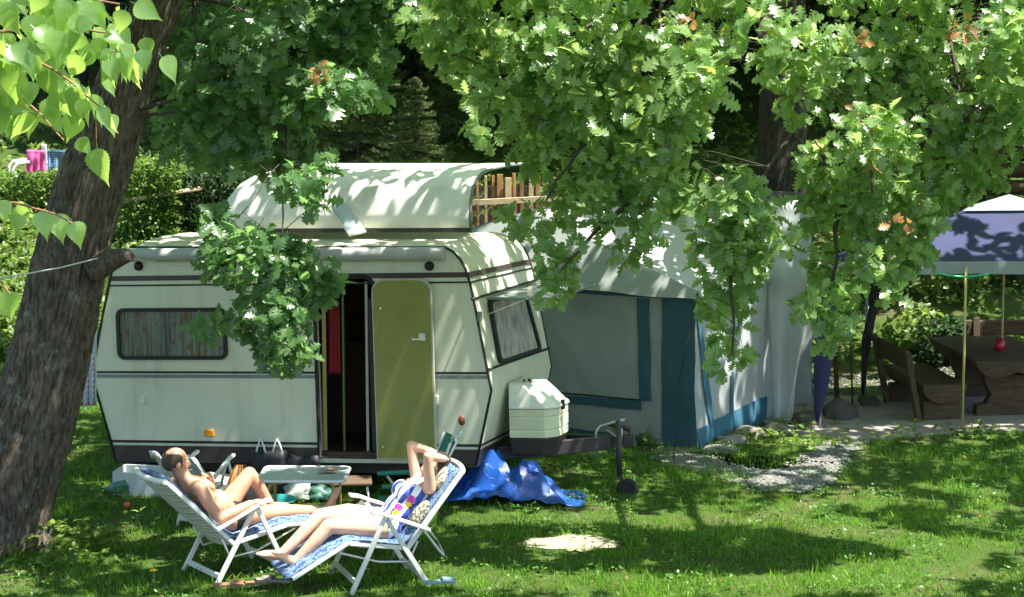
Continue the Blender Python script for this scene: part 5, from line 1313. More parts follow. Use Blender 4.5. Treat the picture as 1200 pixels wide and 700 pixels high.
# ================================================================== RIGHT OAK (trunk behind the tent, crown over it)
oakR = thing('oak_tree', 'large oak with sunlit crown spreading over the tent, trunk half hidden behind leaves', 'tree', (dep(905, 200, 25.5).x, 25.5, terr(3.1, 25.5)))
mb = MB(); g = []
for i in range(60):
    t = i / 59; z = oakR.location.z - .2 + 9 * t; r = .30 - .12 * t; row = []
    for k in range(48):
        a = 2 * math.pi * k / 48; h = .03 * min(1, 3 * abs(mnoise.noise(V((math.cos(a) * 4, math.sin(a) * 4, z * .7)))))
        row.append(V((oakR.location.x + .12 * math.sin(z * .5) + (r + h) * math.cos(a), 25.5 + (r + h) * math.sin(a), z)))
    row.append(row[0]); g.append(row)
mb.sheet(g); mb.build('trunk', ['barkdark'], oakR, world=True)
massR = [(555, 55, 62, 40), (520, 20, 62, 26), (592, 105, 52, 40), (570, 150, 18, 16), (655, 50, 80, 48), (695, 110, 76, 56), (645, 165, 56, 46), (760, 60, 76, 48), (775, 135, 66, 56), (720, 200, 66, 42), (835, 45, 66, 40), (830, 105, 44, 46), (818, 185, 48, 46), (648, 240, 44, 24), (612, 262, 24, 14), (648, 312, 26, 26), (650, 335, 22, 14), (690, 262, 28, 16, 0, .7), (740, 272, 40, 22, 0, .7), (735, 302, 18, 20, 0, .8), (705, 222, 40, 14, 0, .7), (855, 232, 52, 38), (868, 282, 62, 44), (848, 335, 40, 36), (862, 385, 27, 38), (855, 424, 20, 15), (905, 290, 38, 32), (800, 245, 30, 30), (930, 50, 66, 52), (1000, 95, 76, 56), (935, 105, 30, 34), (1062, 55, 76, 56), (1130, 60, 76, 56), (1192, 60, 44, 56), (1092, 125, 66, 42), (1142, 135, 52, 38), (1185, 150, 34, 40), (1022, 165, 56, 42), (972, 185, 38, 32), (1020, 228, 56, 38), (962, 245, 38, 34), (1062, 240, 46, 40), (1118, 200, 48, 30), (1160, 203, 26, 14), (1030, 285, 52, 36), (988, 315, 46, 34), (968, 362, 40, 30), (960, 388, 20, 14), (1062, 302, 34, 22), (1042, 335, 26, 12), (1058, 296, 36, 22, -.2), (1022, 312, 40, 18, -.2), (1078, 262, 26, 26, -.1), (1095, 232, 20, 24), (890, 50, 40, 40),
         (560, -30, 90, 40), (700, -30, 100, 40), (840, -30, 100, 40), (980, -30, 100, 40), (1120, -30, 100, 40), (1240, 20, 50, 90), (1240, 150, 40, 60)]
CR_, AR = clumps(massR, 16.3, .5, .1, 21, 7)
tocam = norm(CAMV - CR_.mean(0))
P3, R3, S3 = rosettes(CR_, AR, 7, .128, .9, .28, .75, tocam * .65)
SUNV = np.array(SUN); GL = [(np.array(gnd(px, py)), r) for px, py, r in ((665, 637, .34), (700, 640, .2), (640, 655, .16), (960, 545, .2), (900, 565, .18), (930, 600, .2), (790, 610, .16), (820, 680, .16), (720, 600, .15), (860, 640, .16), (760, 660, .14), (600, 610, .14), (560, 640, .14), (690, 680, .14), (610, 670, .12))]
rl_ = random.Random(4); GL += [(np.array([rl_.uniform(-1.6, 3.5), rl_.uniform(15.2, 19), 0.0]), rl_.uniform(.05, .13)) for _ in range(60)]
okd = np.ones(len(P3), bool)
for c_, r_ in GL:  # leaves removed along sun rays so dapples land on the lawn
    dd = P3 - c_; tt = dd @ SUNV; okd &= np.linalg.norm(dd - tt[:, None] * SUNV, axis=1) > r_
P3, R3, S3 = P3[okd], R3[okd], S3[okd]
rr = RNG.random(len(P3)); yng = rr < .05
inst('crown', *OAK, P3[~yng], R3[~yng], S3[~yng], 'oakleaf', oakR, origin=oakR.location)
inst('young_leaves', *OAK, P3[yng], R3[yng], S3[yng] * .8, 'oakyoung', oakR, origin=oakR.location)
Cr = []
for px, py, n in ((1013, 50, 5), (1130, 36, 5), (1057, 262, 6), (808, 14, 4), (375, 92, 6), (1003, 140, 2)):
    p, u = in_ell(n, np.array(dep(px, py, 15.75 if px > 500 else 16.9)), np.array([.09, .09, .10])); Cr.append(p)
Cr = np.concatenate(Cr); Pq, Rq, Sq = rosettes(Cr, RNG.normal(size=(len(Cr), 3)), 2, .085, .9, .5, .3, norm(CAMV - Cr.mean(0))); inst('withered_leaves', *OAK, Pq, Rq, Sq, 'oakred', oakR, origin=oakR.location)
mb = MB()
r0 = V((oakR.location.x, 25.4, 5.6)); hubs = []
limbs = [((3.0, 25.3, 4.9), (1.2, 17.2, 4.7), .13, .05), ((3.1, 25.3, 5.2), (3.4, 16.8, 4.5), .13, .05), ((3.2, 25.4, 5.6), (-.6, 17.0, 4.8), .12, .04), ((3.1, 25.4, 4.6), (2.3, 17.2, 3.4), .09, .03)]
for k, (a, b, ra, rb) in enumerate(limbs): hubs += branch(mb, a, b, ra, rb, .35, 8, 14, .06, 10 + k)
subs = [((1.2, 17.2, 4.7), dep(700, 150, 16.3)), ((1.2, 17.2, 4.7), dep(590, 90, 16.4)), (dep(700, 150, 16.3), dep(640, 235, 16.2)), (dep(735, 240, 16.3), dep(655, 320, 16.1)), (dep(700, 150, 16.3), dep(735, 250, 16.3)), ((2.3, 17.2, 3.4), dep(860, 260, 16.3)), (dep(860, 260, 16.3), dep(858, 415, 16.1)), ((2.3, 17.2, 3.4), dep(985, 240, 16.3)), (dep(985, 240, 16.3), dep(968, 380, 16.2)), (dep(985, 240, 16.3), dep(1050, 300, 16.2)), ((3.4, 16.8, 4.5), dep(1020, 150, 16.2)), ((3.4, 16.8, 4.5), dep(1130, 140, 16.2)), (dep(1020, 150, 16.2), dep(1022, 225, 16)), ((1.2, 17.2, 4.7), dep(780, 100, 16.3))]
for k, (a, b) in enumerate(subs): hubs += branch(mb, a, b, .022, .008, .03, 6, 9, .07, 30 + k)
HA = np.array([tuple(p) for p in hubs])
for c in CR_[::6]:
    i = np.argmin(((HA - c) ** 2).sum(1) + RNG.random(len(HA)) * .25); d = np.linalg.norm(HA[i] - c)
    if .08 < d < .9: branch(mb, HA[i], c, .0045, .002, .02, 4, 3, .08, random.random() * 90)
mb.build('branches', ['twig'], oakR, world=True)
# light bare twigs seen against the gaps
mb = MB()
for a, b in (((1021, 145), (1022, 195)), ((1022, 195), (1010, 203)), ((1022, 195), (1034, 204)), ((955, 165), (968, 184))): mb = MB(); branch(mb, dep(*a, 15.7), dep(*b, 15.7), .010, .006, 0, 5, 4, .08, a[0]); mb.build('bare_twig', ['birchtwig'], oakR, world=True)

# ---- unseen crown layer added above the view to shade the site, sun gaps cut
SUNV = np.array(SUN)
LIT = list(GL)
for c, r in LEAVES_LIT[len(hangL) + len(backL):]: LIT.append((c, (.78 + .6 * r[0]), .85))
def litpt(px, py, Y=None, r=.4, z=0.0): LIT.append((np.array(dep(px, py, Y)) if Y else np.array(gnd(px, py, z)), r))
for a in ((290, 235, 20.1, .45), (340, 225, 20.3, .6), (400, 222, 20.2, .55), (450, 220, 20.2, .7), (500, 215, 20.1, .6), (540, 215, 20, .55), (590, 205, 20.5, .5), (600, 310, 19.6, .18), (570, 290, 19.4, .25), (640, 455, 19, .25), (690, 250, 22, .5), (750, 280, 22, .45), (620, 250, 22, .45), (450, 285, 19.6, .2), (380, 285, 19.8, .2)): litpt(a[0], a[1], a[2], a[3])
for a in ((430, 625, 15.9, .36), (395, 622, 15.8, .3), (480, 585, 15.9, .3), (510, 555, 15.9, .2), (340, 612, 15.8, .12), (470, 600, 15.9, .2), (284, 550, 17.4, .14)): litpt(a[0], a[1], a[2], a[3])
for a in ((665, 637, .5), (700, 640, .2), (120, 575, .2), (85, 590, .15), (960, 545, .35), (900, 565, .3), (930, 600, .3), (790, 610, .22), (1040, 588, .25), (640, 660, .2), (820, 680, .25), (1000, 650, .35), (1150, 580, .3), (1080, 690, .4), (700, 690, .2), (20, 690, .3), (930, 520, .4), (1180, 640, .3), (300, 690, .15), (600, 600, .15), (180, 660, .15), (110, 480, .35)): litpt(a[0], a[1], None, a[2] * .85)
for a in ((1160, 270, 22.8, .6), (1110, 260, 22, .3), (20, 300, 27, 1.8), (90, 330, 26, 1.2), (200, 250, 28.3, 1.0), (40, 190, 30, 1.2), (600, 215, 27, .8), (1060, 360, 25.5, .5), (1100, 400, 24.6, .5), (1140, 460, 23.9, .4), (1020, 455, 23.8, .5), (490, 160, 27.5, .8)): litpt(a[0], a[1], a[2], a[3])
rl_ = random.Random(21)
for k in range(70):
    gx_, gy_ = rl_.uniform(-4, 4.3), rl_.uniform(15.1, 19.5); LIT.append((np.array([gx_, gy_, 0.0]), rl_.uniform(.07, .2)))
def carve(P, keep_frac=.04):  # cuts leaves away along sun rays towards chosen lit spots
    ok = np.ones(len(P), bool)
    for e in LIT:
        c, r = e[0], e[1]; d = P - c; t = d @ SUNV; pv = d - t[:, None] * SUNV; pd = np.linalg.norm(pv, axis=1)
        if len(e) > 2: pd = np.where(np.abs(pv[:, 1]) < e[2], pd, 99)
        ok &= ~((t > .4) & (pd < r) & (RNG.random(len(P)) > keep_frac))
    return ok
def blocks_view(P, marg=.0):
    """true for points inside the camera frustum"""
    q = P - CAMV; f = np.array([0, math.cos(PITCH), -math.sin(PITCH)]); u = np.array([0, math.sin(PITCH), math.cos(PITCH)])
    zc = q @ f; xx = 600 + FPX * q[:, 0] / zc; yy = 350 - FPX * (q @ u) / zc
    return (zc > .5) & (xx > -40 - marg) & (xx < 1240 + marg) & (yy > -25 - marg) & (yy < 720)
n = 25000
C = np.stack([RNG.uniform(-9, 11, n), RNG.uniform(10.5, 34, n), RNG.uniform(4.7, 8.2, n)], 1)
C = C[~((C[:, 1] > 27) & ((C[:, 0] < -4.5)))]
dens = np.array([mnoise.noise(V(tuple(c * .55))) for c in C]); C = C[dens > -.55]
C = C[~blocks_view(C)]; C = C[carve(C)]
half = C[:, 0] < -1.0
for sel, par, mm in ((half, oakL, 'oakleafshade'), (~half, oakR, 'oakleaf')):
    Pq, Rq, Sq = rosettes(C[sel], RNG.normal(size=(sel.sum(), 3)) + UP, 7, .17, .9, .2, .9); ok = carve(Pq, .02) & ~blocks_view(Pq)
    inst('unseen_shade_crown', *OAKLO, Pq[ok], Rq[ok], Sq[ok], mm, par, origin=par.location)

# ================================================================== BIRCH BRANCH at upper left, close to the viewer
bt = thing('birch_tree', 'birch with bright translucent leaves hanging into the upper left corner', 'tree', (-2.3, 4.9, 0))
mb = MB(); mb.tube([(-2.3, 4.9, -.1), (-2.28, 4.9, 2), (-2.33, 4.92, 4.2), (-2.3, 4.9, 6.2), (-2.2, 4.85, 8)], [.16, .13, .11, .08, .04], 16); mb.build('trunk', ['barkbirch'], bt, world=True)
mb = MB(); tw = []
def btwig(a, b, r0=.006, r1=.002, sag=.02, sd=0): p = branch(mb, a, b, r0, r1, sag, 6, 10, .04, sd); tw.append(p); return p
B0 = V((-2.3, 4.9, 5.6)); 
b1 = btwig(B0, dep(-30, 40, 4.75), .02, .006, .1, 1); b2 = btwig(dep(-30, 40, 4.75), dep(150, 42, 4.6), .005, .002, .015, 2); b3 = btwig(dep(-60, 20, 4.75), dep(120, 128, 4.55), .005, .0015, .02, 3); b4 = btwig(dep(-60, 60, 4.75), dep(75, 165, 4.5), .004, .0015, .02, 4)
b5 = btwig(V((-2.3, 4.9, 4.9)), dep(-20, 235, 4.6), .015, .005, .06, 5); b6 = btwig(dep(-20, 235, 4.6), dep(85, 262, 4.5), .004, .0015, .015, 6); b7 = btwig(dep(-40, 300, 4.6), dep(12, 345, 4.5), .004, .0015, .01, 7); b8 = btwig(dep(-60, -20, 4.8), dep(140, 5, 4.7), .005, .002, .01, 8)
Pb, Db, Nb, Sb = [], [], [], []
def bleaf(px, py, tx, ty, Y=None):
    Y = Y or random.uniform(4.45, 4.8); a = np.array(dep(px, py, Y)); b = np.array(dep(tx, ty, Y - random.uniform(-.02, .02)))
    Pb.append(a); Db.append(b - a); Sb.append(np.linalg.norm(b - a)); Nb.append(np.array([random.gauss(.2, .75), -.7, random.gauss(.55, .5)]))
for e in ((150, 62, 158, 108), (186, 62, 211, 97), (105, 45, 94, 80), (118, 88, 138, 112), (113, 166, 121, 220), (96, 158, 97, 182), (124, 130, 137, 160), (74, 52, 90, 92), (60, 108, 62, 152), (92, 118, 82, 150), (30, 120, 36, 165), (20, 232, 40, 262), (45, 242, 58, 282), (62, 245, 76, 286), (82, 255, 98, 292), (28, 245, 12, 276), (4, 335, 16, 378), (0, 230, 8, 262), (88, 160, 108, 182), (134, 40, 150, 66), (168, 40, 176, 70), (5, 118, 10, 164)): bleaf(*e)
for twp in (b2, b3, b4, b8):
    for k in range(52):
        p = twp[random.randint(0, 10)]; q = CAMP; v_ = p - q; d = v_.normalized()
        # screen position of the twig point
        zc = v_.y * math.cos(PITCH) - v_.z * math.sin(PITCH); px = 600 + FPX * v_.x / zc; py = 350 - FPX * (v_.y * math.sin(PITCH) + v_.z * math.cos(PITCH)) / zc
        px += random.uniform(-14, 22); py += random.uniform(-6, 30); L = random.uniform(32, 50); a_ = R_(random.gauss(75, 28))
        if px + py * .75 < 232 and py < 135: bleaf(px, py, px + L * math.cos(a_), py + L * math.sin(a_))
Pb = np.array(Pb); inst('leaves', *BIRCH, Pb, frames(np.array(Db), np.array(Nb)), np.array(Sb), 'birchleaf', bt, origin=bt.location)
for a, b in (((112, 130), (113, 168)), ((130, 60), (150, 62))): btwig(dep(*a, 4.55), dep(*b, 4.55), .0015, .001, 0, a[0])
mb.build('branch', ['birchtwig'], bt, world=True)

# ================================================================== HILLSIDE : hedge, bank cover, shrubs, dark wood
def hedge(name, x0, x1, y, ztop, h, dpt, n, m_, lab, size=.05, cat='hedge'):
    loc = ((x0 + x1) / 2, y, terr((x0 + x1) / 2, y)); t = thing(name, lab, cat, loc)
    C = np.stack([RNG.uniform(x0, x1, n), y + RNG.uniform(-dpt, dpt, n), np.zeros(n)], 1)
    tz_ = RNG.random(n) ** .7; C[:, 2] = [ztop - h * (1 - k) + .09 * mnoise.noise(V((c[0] * 1.5, c[1], 0))) for k, c in zip(tz_, C)]
    Pq, Rq, Sq = rosettes(C, RNG.normal(size=(n, 3)) * .7 + UP * .7 + np.array([0, -.6, 0]), 5, size, .9, .1, .6)
    inst('foliage', *ROUND, Pq, Rq, Sq, m_, t, origin=loc)
    mb = MB()
    for k in range(int((x1 - x0) * 3)):
        x = random.uniform(x0, x1); yy = y + random.uniform(-dpt, dpt) * .6; branch(mb, (x, yy, terr(x, yy) - .05), (x + random.uniform(-.15, .15), yy, ztop - .1), .012, .005, 0, 5, 4, .05, k)
    mb.build('stems', ['twig'], t, world=True); return t
zt1 = dep(20, 204, 29).z
hedge('hedge', -8.5, dep(72, 200, 29).x + .3, 29, zt1, .62, .35, 2600, 'hedgeleaf', 'trimmed sunlit hedge below the plastic chair on the terrace')
zt2 = dep(190, 186, 28.2).z
hedge('hedge', dep(140, 200, 28.2).x, dep(215, 200, 28.2).x, 28.2, zt2, 1.15, .4, 1900, 'hedgeleaf', 'bushy half-lit hedge right of the oak trunk above the log rail')
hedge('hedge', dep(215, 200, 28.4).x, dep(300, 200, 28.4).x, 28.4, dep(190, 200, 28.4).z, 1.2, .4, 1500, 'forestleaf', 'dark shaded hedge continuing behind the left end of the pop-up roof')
mb = MB(); mb.tube([dep(140, 237, 28.0), dep(180, 230, 27.96), dep(236, 221, 28.02)], [.03, .035, .03], 10); tag(mb.build('log_rail', ['woodlight']), 'pale log rail lying along the hedge right of the oak trunk', 'log')
def scatter(n, x0, x1, y0, y1, keep=None):
    x = RNG.uniform(x0, x1, n); y = RNG.uniform(y0, y1, n)
    if keep is not None: k = keep(x, y); x, y = x[k], y[k]
    return np.stack([x, y, [terr(a, b) for a, b in zip(x, y)]], 1)
def vis(x, y): return np.abs(x) < (y * .245 + .6)
nz2 = lambda x, y, s, o=0: np.array([mnoise.noise(V((a * s + o, b * s, o))) for a, b in zip(x, y)])
C = scatter(5200, -9, 10, 23.2, 34, lambda x, y: vis(x, y) & (nz2(x, y, .8, 5) > -.22) & ~((x > 2.6) & (y < 24.6)) & ~((x > -4.3) & (x < 2.6) & (y < 24.5)))
C = np.concatenate([C, scatter(3200, -8.5, -3.2, 23.3, 28.8, vis)]); C[:, 2] += RNG.uniform(.0, .22, len(C))
Pq, Rq, Sq = rosettes(C, RNG.normal(size=(len(C), 3)) * .4 + UP + np.array([0, -.5, 0]), 6, .085, 1, .1, .8); tag(inst('bank_cover', *ROUND, Pq, Rq, Sq, 'bankleaf'), kind='stuff')
def shrub(px, py, Y, r, n, m_, lab, size=.07):
    c = dep(px, py, Y); loc = (c.x, Y, terr(c.x, Y)); t = thing('shrub', lab, 'shrub', loc)
    cc = np.array([c.x, Y, loc[2] + r * .75]); p, u = in_ell(n, cc, (r, r, r * .85), .4); p[:, 2] += .1 * np.array([mnoise.noise(V(tuple(q * 3))) for q in p])
    Pq, Rq, Sq = rosettes(p, u + UP * .3, 6, size, .9, .15, .7); inst('foliage', *ROUND, Pq, Rq, Sq, m_, t, origin=loc)
    mb = MB()
    for k in range(7): branch(mb, loc, tuple(cc + RNG.normal(size=3) * r * .5), .012, .004, 0, 5, 4, .08, k + px)
    mb.build('stems', ['twig'], t, world=True)
shrub(1068, 395, 24.9, .36, 110, 'bankleaf', 'bright green shrub on the bank behind the wooden bench')
shrub(1105, 420, 24.6, .35, 130, 'forestleaf', 'darker low shrub between the bench and the gazebo table')
shrub(1120, 345, 26.2, .45, 150, 'bankleaf', 'light shrub higher on the bank left of the second gazebo pole')
shrub(1185, 350, 26.6, .55, 190, 'forestleaf', 'dark green shrub on the bank at the right edge')
shrub(1040, 335, 26.3, .40, 130, 'forestleaf', 'shaded shrub on the bank just below the oak leaves right of the tent')
shrub(170, 285, 26.3, .35, 120, 'bankleaf', 'yellowish weedy shrub right of the oak trunk under the log rail')
shrub(215, 262, 26.9, .4, 130, 'forestleaf', 'dark weedy shrub at the foot of the shaded hedge behind the caravan')
# young spruce
def spruce(px, Y, top_py, h, rad, lab, m_='needle', whorls=16, seed=3):
    x = dep(px, 100, Y).x; ztop = dep(px, top_py, Y).z; base = V((x, Y, ztop - h)); t = thing('spruce_tree', lab, 'tree', base)
    mb = MB(); mb.tube([base + V((0, 0, -.4)), base + V((0, 0, h))], [.02 + h * .016, .006], 8); rs = random.Random(seed); Pn, Dn = [], []
    for k in range(whorls):
        f = (k + .3) / whorls; z = h * (1 - f * .95); L = rad * (f ** .85) * 1.0 + .05
        for j in range(9):
            a = j * 2 * math.pi / 9 + k * .7 + rs.uniform(-.2, .2); l = L * rs.uniform(.75, 1.15); d = V((math.cos(a), math.sin(a), 0))
            p0 = base + V((0, 0, z + rs.uniform(-.09, .06) * h / 2.6)); l *= rs.uniform(.8, 1.15); pts = [p0 + d * l * s + V((0, 0, l * (-.12 * math.sin(s * 2.2) - .12 * s + .22 * s ** 3))) for s in (0, .25, .5, .75, 1)]
            mb.tube(pts, [.008, .007, .005, .004, .002], 4, caps=False)
            nt = max(3, int(l / .05))
            lines = [(pts[i], pts[i + 1]) for i in range(4)]
            for s in range(nt):
                q = .2 + .8 * s / nt; i = min(3, int(q * 4)); b = pts[i].lerp(pts[i + 1], q * 4 - i); tl = l * .42 * (1.05 - q) + .04
                for sg in (-1, 1):
                    sd = V((-d.y, d.x, 0)) * sg; e = b + (sd * .8 + d * .65).normalized() * tl + V((0, 0, -.06 * tl)); mb.tube([b, e], [.003, .0015], 3, caps=False); lines.append((b, e))
            for a_, b_ in lines:
                m = max(3, int((b_ - a_).length / .012)); ax = (b_ - a_).normalized()
                for i in range(m):
                    p = a_.lerp(b_, i / m); s_ = V((rs.gauss(0, 1), rs.gauss(0, 1), rs.gauss(.4, 1))); s_ = (s_ - ax * s_.dot(ax)).normalized()
                    Pn.append(tuple(p)); Dn.append(tuple(ax * .7 + s_))
    mb.build('trunk', ['barkdark'], t, world=True)
    Pn = np.array(Pn); Dn = np.array(Dn); tv_ = np.array([(0, -.11, 0), (0, .11, 0), (1, 0, 0)]); 
    inst('needles', tv_, [(0, 1, 2)], Pn, frames(Dn, RNG.normal(size=Dn.shape)), RNG.uniform(.028, .045, len(Pn)), m_, t, origin=base)
spruce(487, 26.8, 92, 2.6, 1.1, 'young spruce with lit tips standing behind the pop-up roof', whorls=24)
spruce(420, 31, -40, 5.5, 1.9, 'taller dark spruce in shade behind the left part of the caravan', whorls=22, seed=8)
spruce(560, 32, -80, 6.0, 2.0, 'dark spruce behind the young lit spruce', whorls=22, seed=12)
# dark wood behind
def forest_tree(x, y, r, h, lab, cr, n, leanx=0, low=1.0, size=.17):
    z0 = terr(x, y); t = thing('forest_tree', lab, 'tree', (x, y, z0)); mb = MB(); g = []
    mb.tube([V((x + leanx * s, y, z0 - .3 + (h + .3) * s)) for s in np.linspace(0, 1, 12)], [r * (1 - .65 * s) * (1.25 if s == 0 else 1) for s in np.linspace(0, 1, 12)], 16)
    cs_ = []
    for k in range(16):
        a = k * 2.4; rr_ = cr * (.35 + .65 * ((k * .618) % 1)); zz = z0 + low + (h * 1.05 - low) * ((k + .5) / 16); c = V((x + leanx * .6 + rr_ * math.cos(a) * .8, y + rr_ * math.sin(a) * .8, zz))
        branch(mb, (x + leanx * .5, y, max(z0 + .5, zz - .8)), c, r * .22, .02, .1, 6, 6, .08, k); cs_.append(np.array(c))
    mb.build('trunk', ['barkdark'], t, world=True)
    C = np.concatenate([in_ell(n // 16, c, (cr * .45, cr * .45, cr * .35), .5)[0] for c in cs_]); C = C[carve(C, .1)]
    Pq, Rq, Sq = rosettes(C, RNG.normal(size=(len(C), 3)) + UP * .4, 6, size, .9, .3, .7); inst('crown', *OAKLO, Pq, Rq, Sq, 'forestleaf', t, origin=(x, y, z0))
ft = [(-6.8, 33, .22, 8, 'forest tree at the far left behind the terrace chair'), (-4.4, 32.5, .2, 8.5, 'forest tree behind the hedge right of the big oak trunk'), (-2.4, 34, .24, 9, 'slim forest tree behind the left part of the caravan roof'), (-.2, 33.5, .2, 9, 'forest tree behind the middle of the caravan roof'), (1.5, 31.5, .24, 9, 'forest tree behind the orange plank fence'), (4.2, 33, .26, 9, 'forest tree uphill of the large oak trunk'), (6.2, 31, .22, 8.5, 'forest tree above the gazebo'), (8.0, 33.5, .26, 9, 'forest tree at the right edge above the gazebo'), (-9.0, 35, .25, 9, 'forest tree beyond the left edge of the terrace'), (2.8, 36.5, .25, 9, 'far forest tree in the dark between the oak and the spruces'), (-5.5, 38, .25, 9, 'far forest tree deep in the shade on the left'), (-1.2, 39, .25, 10, 'far forest tree deep in the shade in the middle'), (6.0, 38, .25, 9, 'far forest tree deep in the shade on the right')]
for k, (x, y, r, h, lab) in enumerate(ft): forest_tree(x, y, r, h, lab, 2.3, 1300, random.uniform(-.4, .4), 1.6 if y < 34 else .3, .19)
def under(n, x0, x1, y0, y1, zlo, zhi, size, name):
    C = scatter(n, x0, x1, y0, y1, vis); C[:, 2] += RNG.uniform(zlo, zhi, len(C)); Pq, Rq, Sq = rosettes(C, RNG.normal(size=(len(C), 3)) + UP, 6, size, .9, .2, .7); tag(inst(name, *OAKLO, Pq, Rq, Sq, 'forestleaf'), kind='stuff')
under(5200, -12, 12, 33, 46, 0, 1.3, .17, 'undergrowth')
# log pile / hut beam at the right edge
lp = thing('log_stack', 'dark stack of logs in the shade at the right edge above the gazebo', 'log stack', (dep(1190, 200, 28).x, 28, terr(6.7, 28)))
for k in range(4):
    mb = MB(); zz = dep(1190, 160 + 20 * k, 28).z; mb.tube([V((dep(1148, 0, 28).x, 28.0, zz)), V((8.6, 28.1, zz))], .10, 12); mb.build('log', ['wood'], lp, world=True)
mb = MB()
for x in (5.9, 7.6): mb.bar((dep(1160, 0, 28).x + (x - 5.9), 28.25, terr(x, 28) - .1), (dep(1160, 0, 28).x + (x - 5.9), 28.25, dep(1190, 155, 28).z), .14, .12, (0, 1, 0))
mb.build('post', ['barkdark'], lp, world=True)

# ================================================================== GRASS
def gz_ok(x, y):
    # keep off path, patio, tent floor
    inp = inpoly(x, y, path_w); pr_ = np.clip(0.02 + .9 * (2.75 - x) / 1.0 + .9 * nz2(x, y, 2.2, 31), .03, .92); jx = x + .16 * nz2(x, y, 4.5, 41) + .05 * RNG.normal(size=len(x)); jy = y + .28 * nz2(x, y, 4.0, 51) + .08 * RNG.normal(size=len(x)); inp = inpoly(jx, jy, path_w) & (RNG.random(len(x)) > pr_)
    ok = ~inp & ~inpoly(x, y, pat_w)
    u = (x - TC.x) * tu.x + (y - TC.y) * tu.y; v_ = (x - TC.x) * tv.x + (y - TC.y) * tv.y
    return ok & ~((u > -.02) & (v_ > .0) & (v_ < 3))
def grass(n, x0, x1, y0, y1, lo, hi, name, wd=.0055):
    x = RNG.uniform(x0, x1, n); y = y0 + (y1 - y0) * RNG.random(n) ** 1.15
    k = (np.abs(x) < y * .2462 + .35) & gz_ok(x, y); x, y = x[k], y[k]
    d1 = nz2(x, y, 1.3, 2); d2 = nz2(x, y, 5.5, 9); wear = np.exp(-(((x - sp.x) / .33) ** 2 + ((y - sp.y) / .17) ** 2 + .8 * d2) ) * 1.2 + np.exp(-(((x + 1.9) / .7) ** 2 + ((y - 15.9) / .35) ** 2)) * .35
    k = RNG.random(len(x)) < np.clip(.72 + .5 * d1 + .45 * d2 - wear, .05, 1); x, y, d1, d2 = x[k], y[k], d1[k], d2[k]; n = len(x)
    z = np.array([terr(a, b) for a, b in zip(x, y)])
    h = RNG.uniform(lo, hi, n) * np.clip(1 + .6 * d1 + .5 * d2, .4, 1.8)
    P = np.stack([x, y, z - .005], 1); d = UP + RNG.normal(size=(n, 3)) * np.array([.42, .42, .1]); nr = RNG.normal(size=(n, 3)) * np.array([1, 1, .3])
    w_ = wd / .06; tv_ = np.array([(0, -w_ / 2, 0), (0, w_ / 2, 0), (.55, w_ * .36, .05), (.55, -w_ * .36, .05), (1, 0, .28)]); tf_ = [(0, 1, 2), (0, 2, 3), (3, 2, 4)]
    rn = np.clip(RNG.normal(.45, .22, n) + .35 * d1, 0, 1); tag(inst(name, tv_, tf_, P, frames(d, nr), h, 'grass', rnd=rn), kind='stuff')
grass(340000, -6.6, 6.6, 14.6, 24.2, .025, .068, 'grass'); grass(9000, -6.6, 6.6, 14.6, 23.5, .07, .12, 'tall_grass', .006)
# broadleaf lawn weeds
x = RNG.uniform(-6.4, 6.4, 16000); y = RNG.uniform(14.8, 23.8, 16000); k = (np.abs(x) < y * .2462 + .3) & gz_ok(x, y); x, y = x[k], y[k]; k = nz2(x, y, 1.7, 21) > .02; x, y = x[k], y[k]
C = np.stack([x, y, RNG.uniform(.02, .06, len(x))], 1); Pq, Rq, Sq = rosettes(C, np.tile(UP, (len(C), 1)) + RNG.normal(size=(len(C), 3)) * .2, 3, .028, 1, -.1, 1.3); tag(inst('clover', *ROUND, Pq, Rq, Sq, 'clover'), kind='stuff')
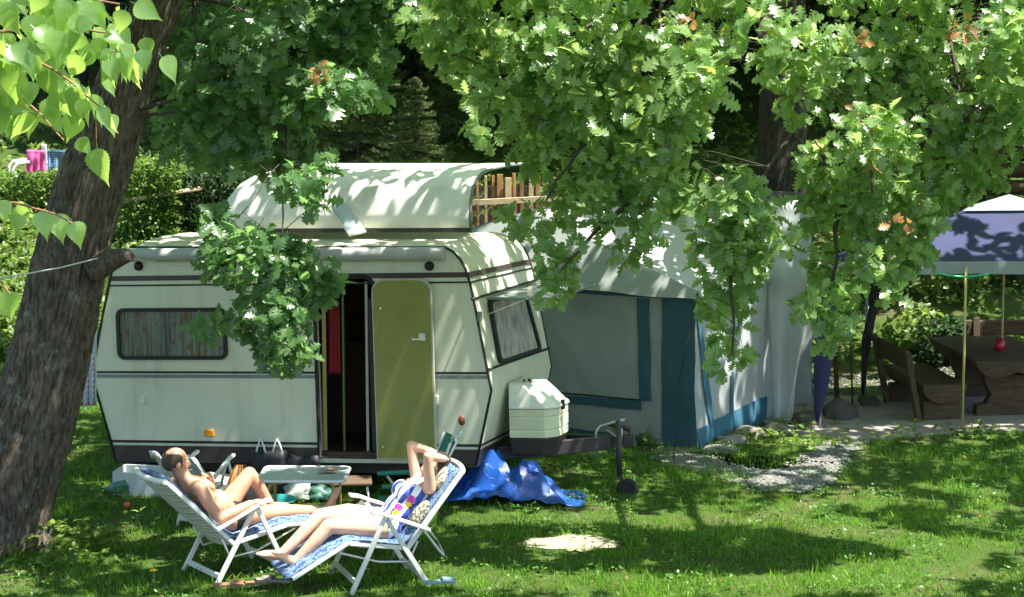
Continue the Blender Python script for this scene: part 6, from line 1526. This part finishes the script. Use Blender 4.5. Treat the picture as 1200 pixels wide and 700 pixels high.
# leafy weeds at the oak foot and along the tent edge
C = []
for px, py, r, n, hh in ((60, 640, .22, 50, .22), (25, 655, .3, 50, .15), (95, 655, .25, 40, .1), (110, 600, .2, 14, .1), (250, 660, .1, 8, .1), (945, 512, .4, 60, .12), (905, 520, .2, 30, .12), (640, 530, .2, 22, .14), (670, 533, .2, 22, .14), (740, 520, .15, 14, .14), (765, 519, .06, 10, .2), (700, 545, .3, 20, .08), (1180, 520, .3, 16, .1), (1140, 512, .3, 20, .1), (1060, 515, .3, 20, .08)):
    g0 = np.array(gnd(px, py)); q = RNG.normal(size=(n, 3)) * np.array([r, r * 1.2, 0]) + g0; q[:, 2] = RNG.uniform(.02, hh, n); C.append(q)
C = np.concatenate(C); Pq, Rq, Sq = rosettes(C, np.tile(UP, (len(C), 1)) + RNG.normal(size=(len(C), 3)) * .3, 5, .055, 1, .1, 1); tag(inst('weeds', *ROUND, Pq, Rq, Sq, 'bankleaf'), kind='stuff')
# pebbles
n = 9000; x = RNG.uniform(.9, 3.9, n); y = RNG.uniform(18.3, 21.9, n); k = inpoly(x + RNG.normal(size=n) * .05, y + RNG.normal(size=n) * .10, path_w); x, y = x[k], y[k]
n2 = 5000; x2 = RNG.uniform(3, 8.5, n2); y2 = RNG.uniform(23.55, 24.4, n2); x = np.concatenate([x, x2]); y = np.concatenate([y, y2])
P = np.stack([x, y, np.where(y < 23, .014, [terr(a, b) + .005 for a, b in zip(x, y)])], 1); oc = np.array([(1, 0, 0), (-1, 0, 0), (0, 1, 0), (0, -1, 0), (0, 0, .6), (0, 0, -.6), (.6, .6, .3), (-.6, .5, .35)]); of = [(0, 6, 4), (6, 2, 4), (2, 7, 4), (7, 1, 4), (1, 3, 4), (3, 0, 4), (0, 2, 6), (2, 1, 7), (2, 0, 5), (1, 2, 5), (3, 1, 5), (0, 3, 5)]
tag(inst('gravel', oc, of, P, frames(RNG.normal(size=P.shape) * np.array([1, 1, .3]), np.tile(UP, (len(P), 1)) + RNG.normal(size=P.shape) * .3), RNG.uniform(.008, .022, len(P)), 'pebble', smooth=False), kind='stuff')
# fallen debris: brown leaves
n = 130; x = RNG.uniform(-4.5, 4.5, n); y = RNG.uniform(15, 22, n); k = gz_ok(x, y); C = np.stack([x[k], y[k], np.full(k.sum(), .04)], 1); Pq, Rq, Sq = rosettes(C, np.tile(UP, (len(C), 1)), 1, .05, 1, 0, 1.5); tag(inst('fallen_leaves', *OAKLO, Pq, Rq, Sq, 'deadleaf'), kind='stuff')
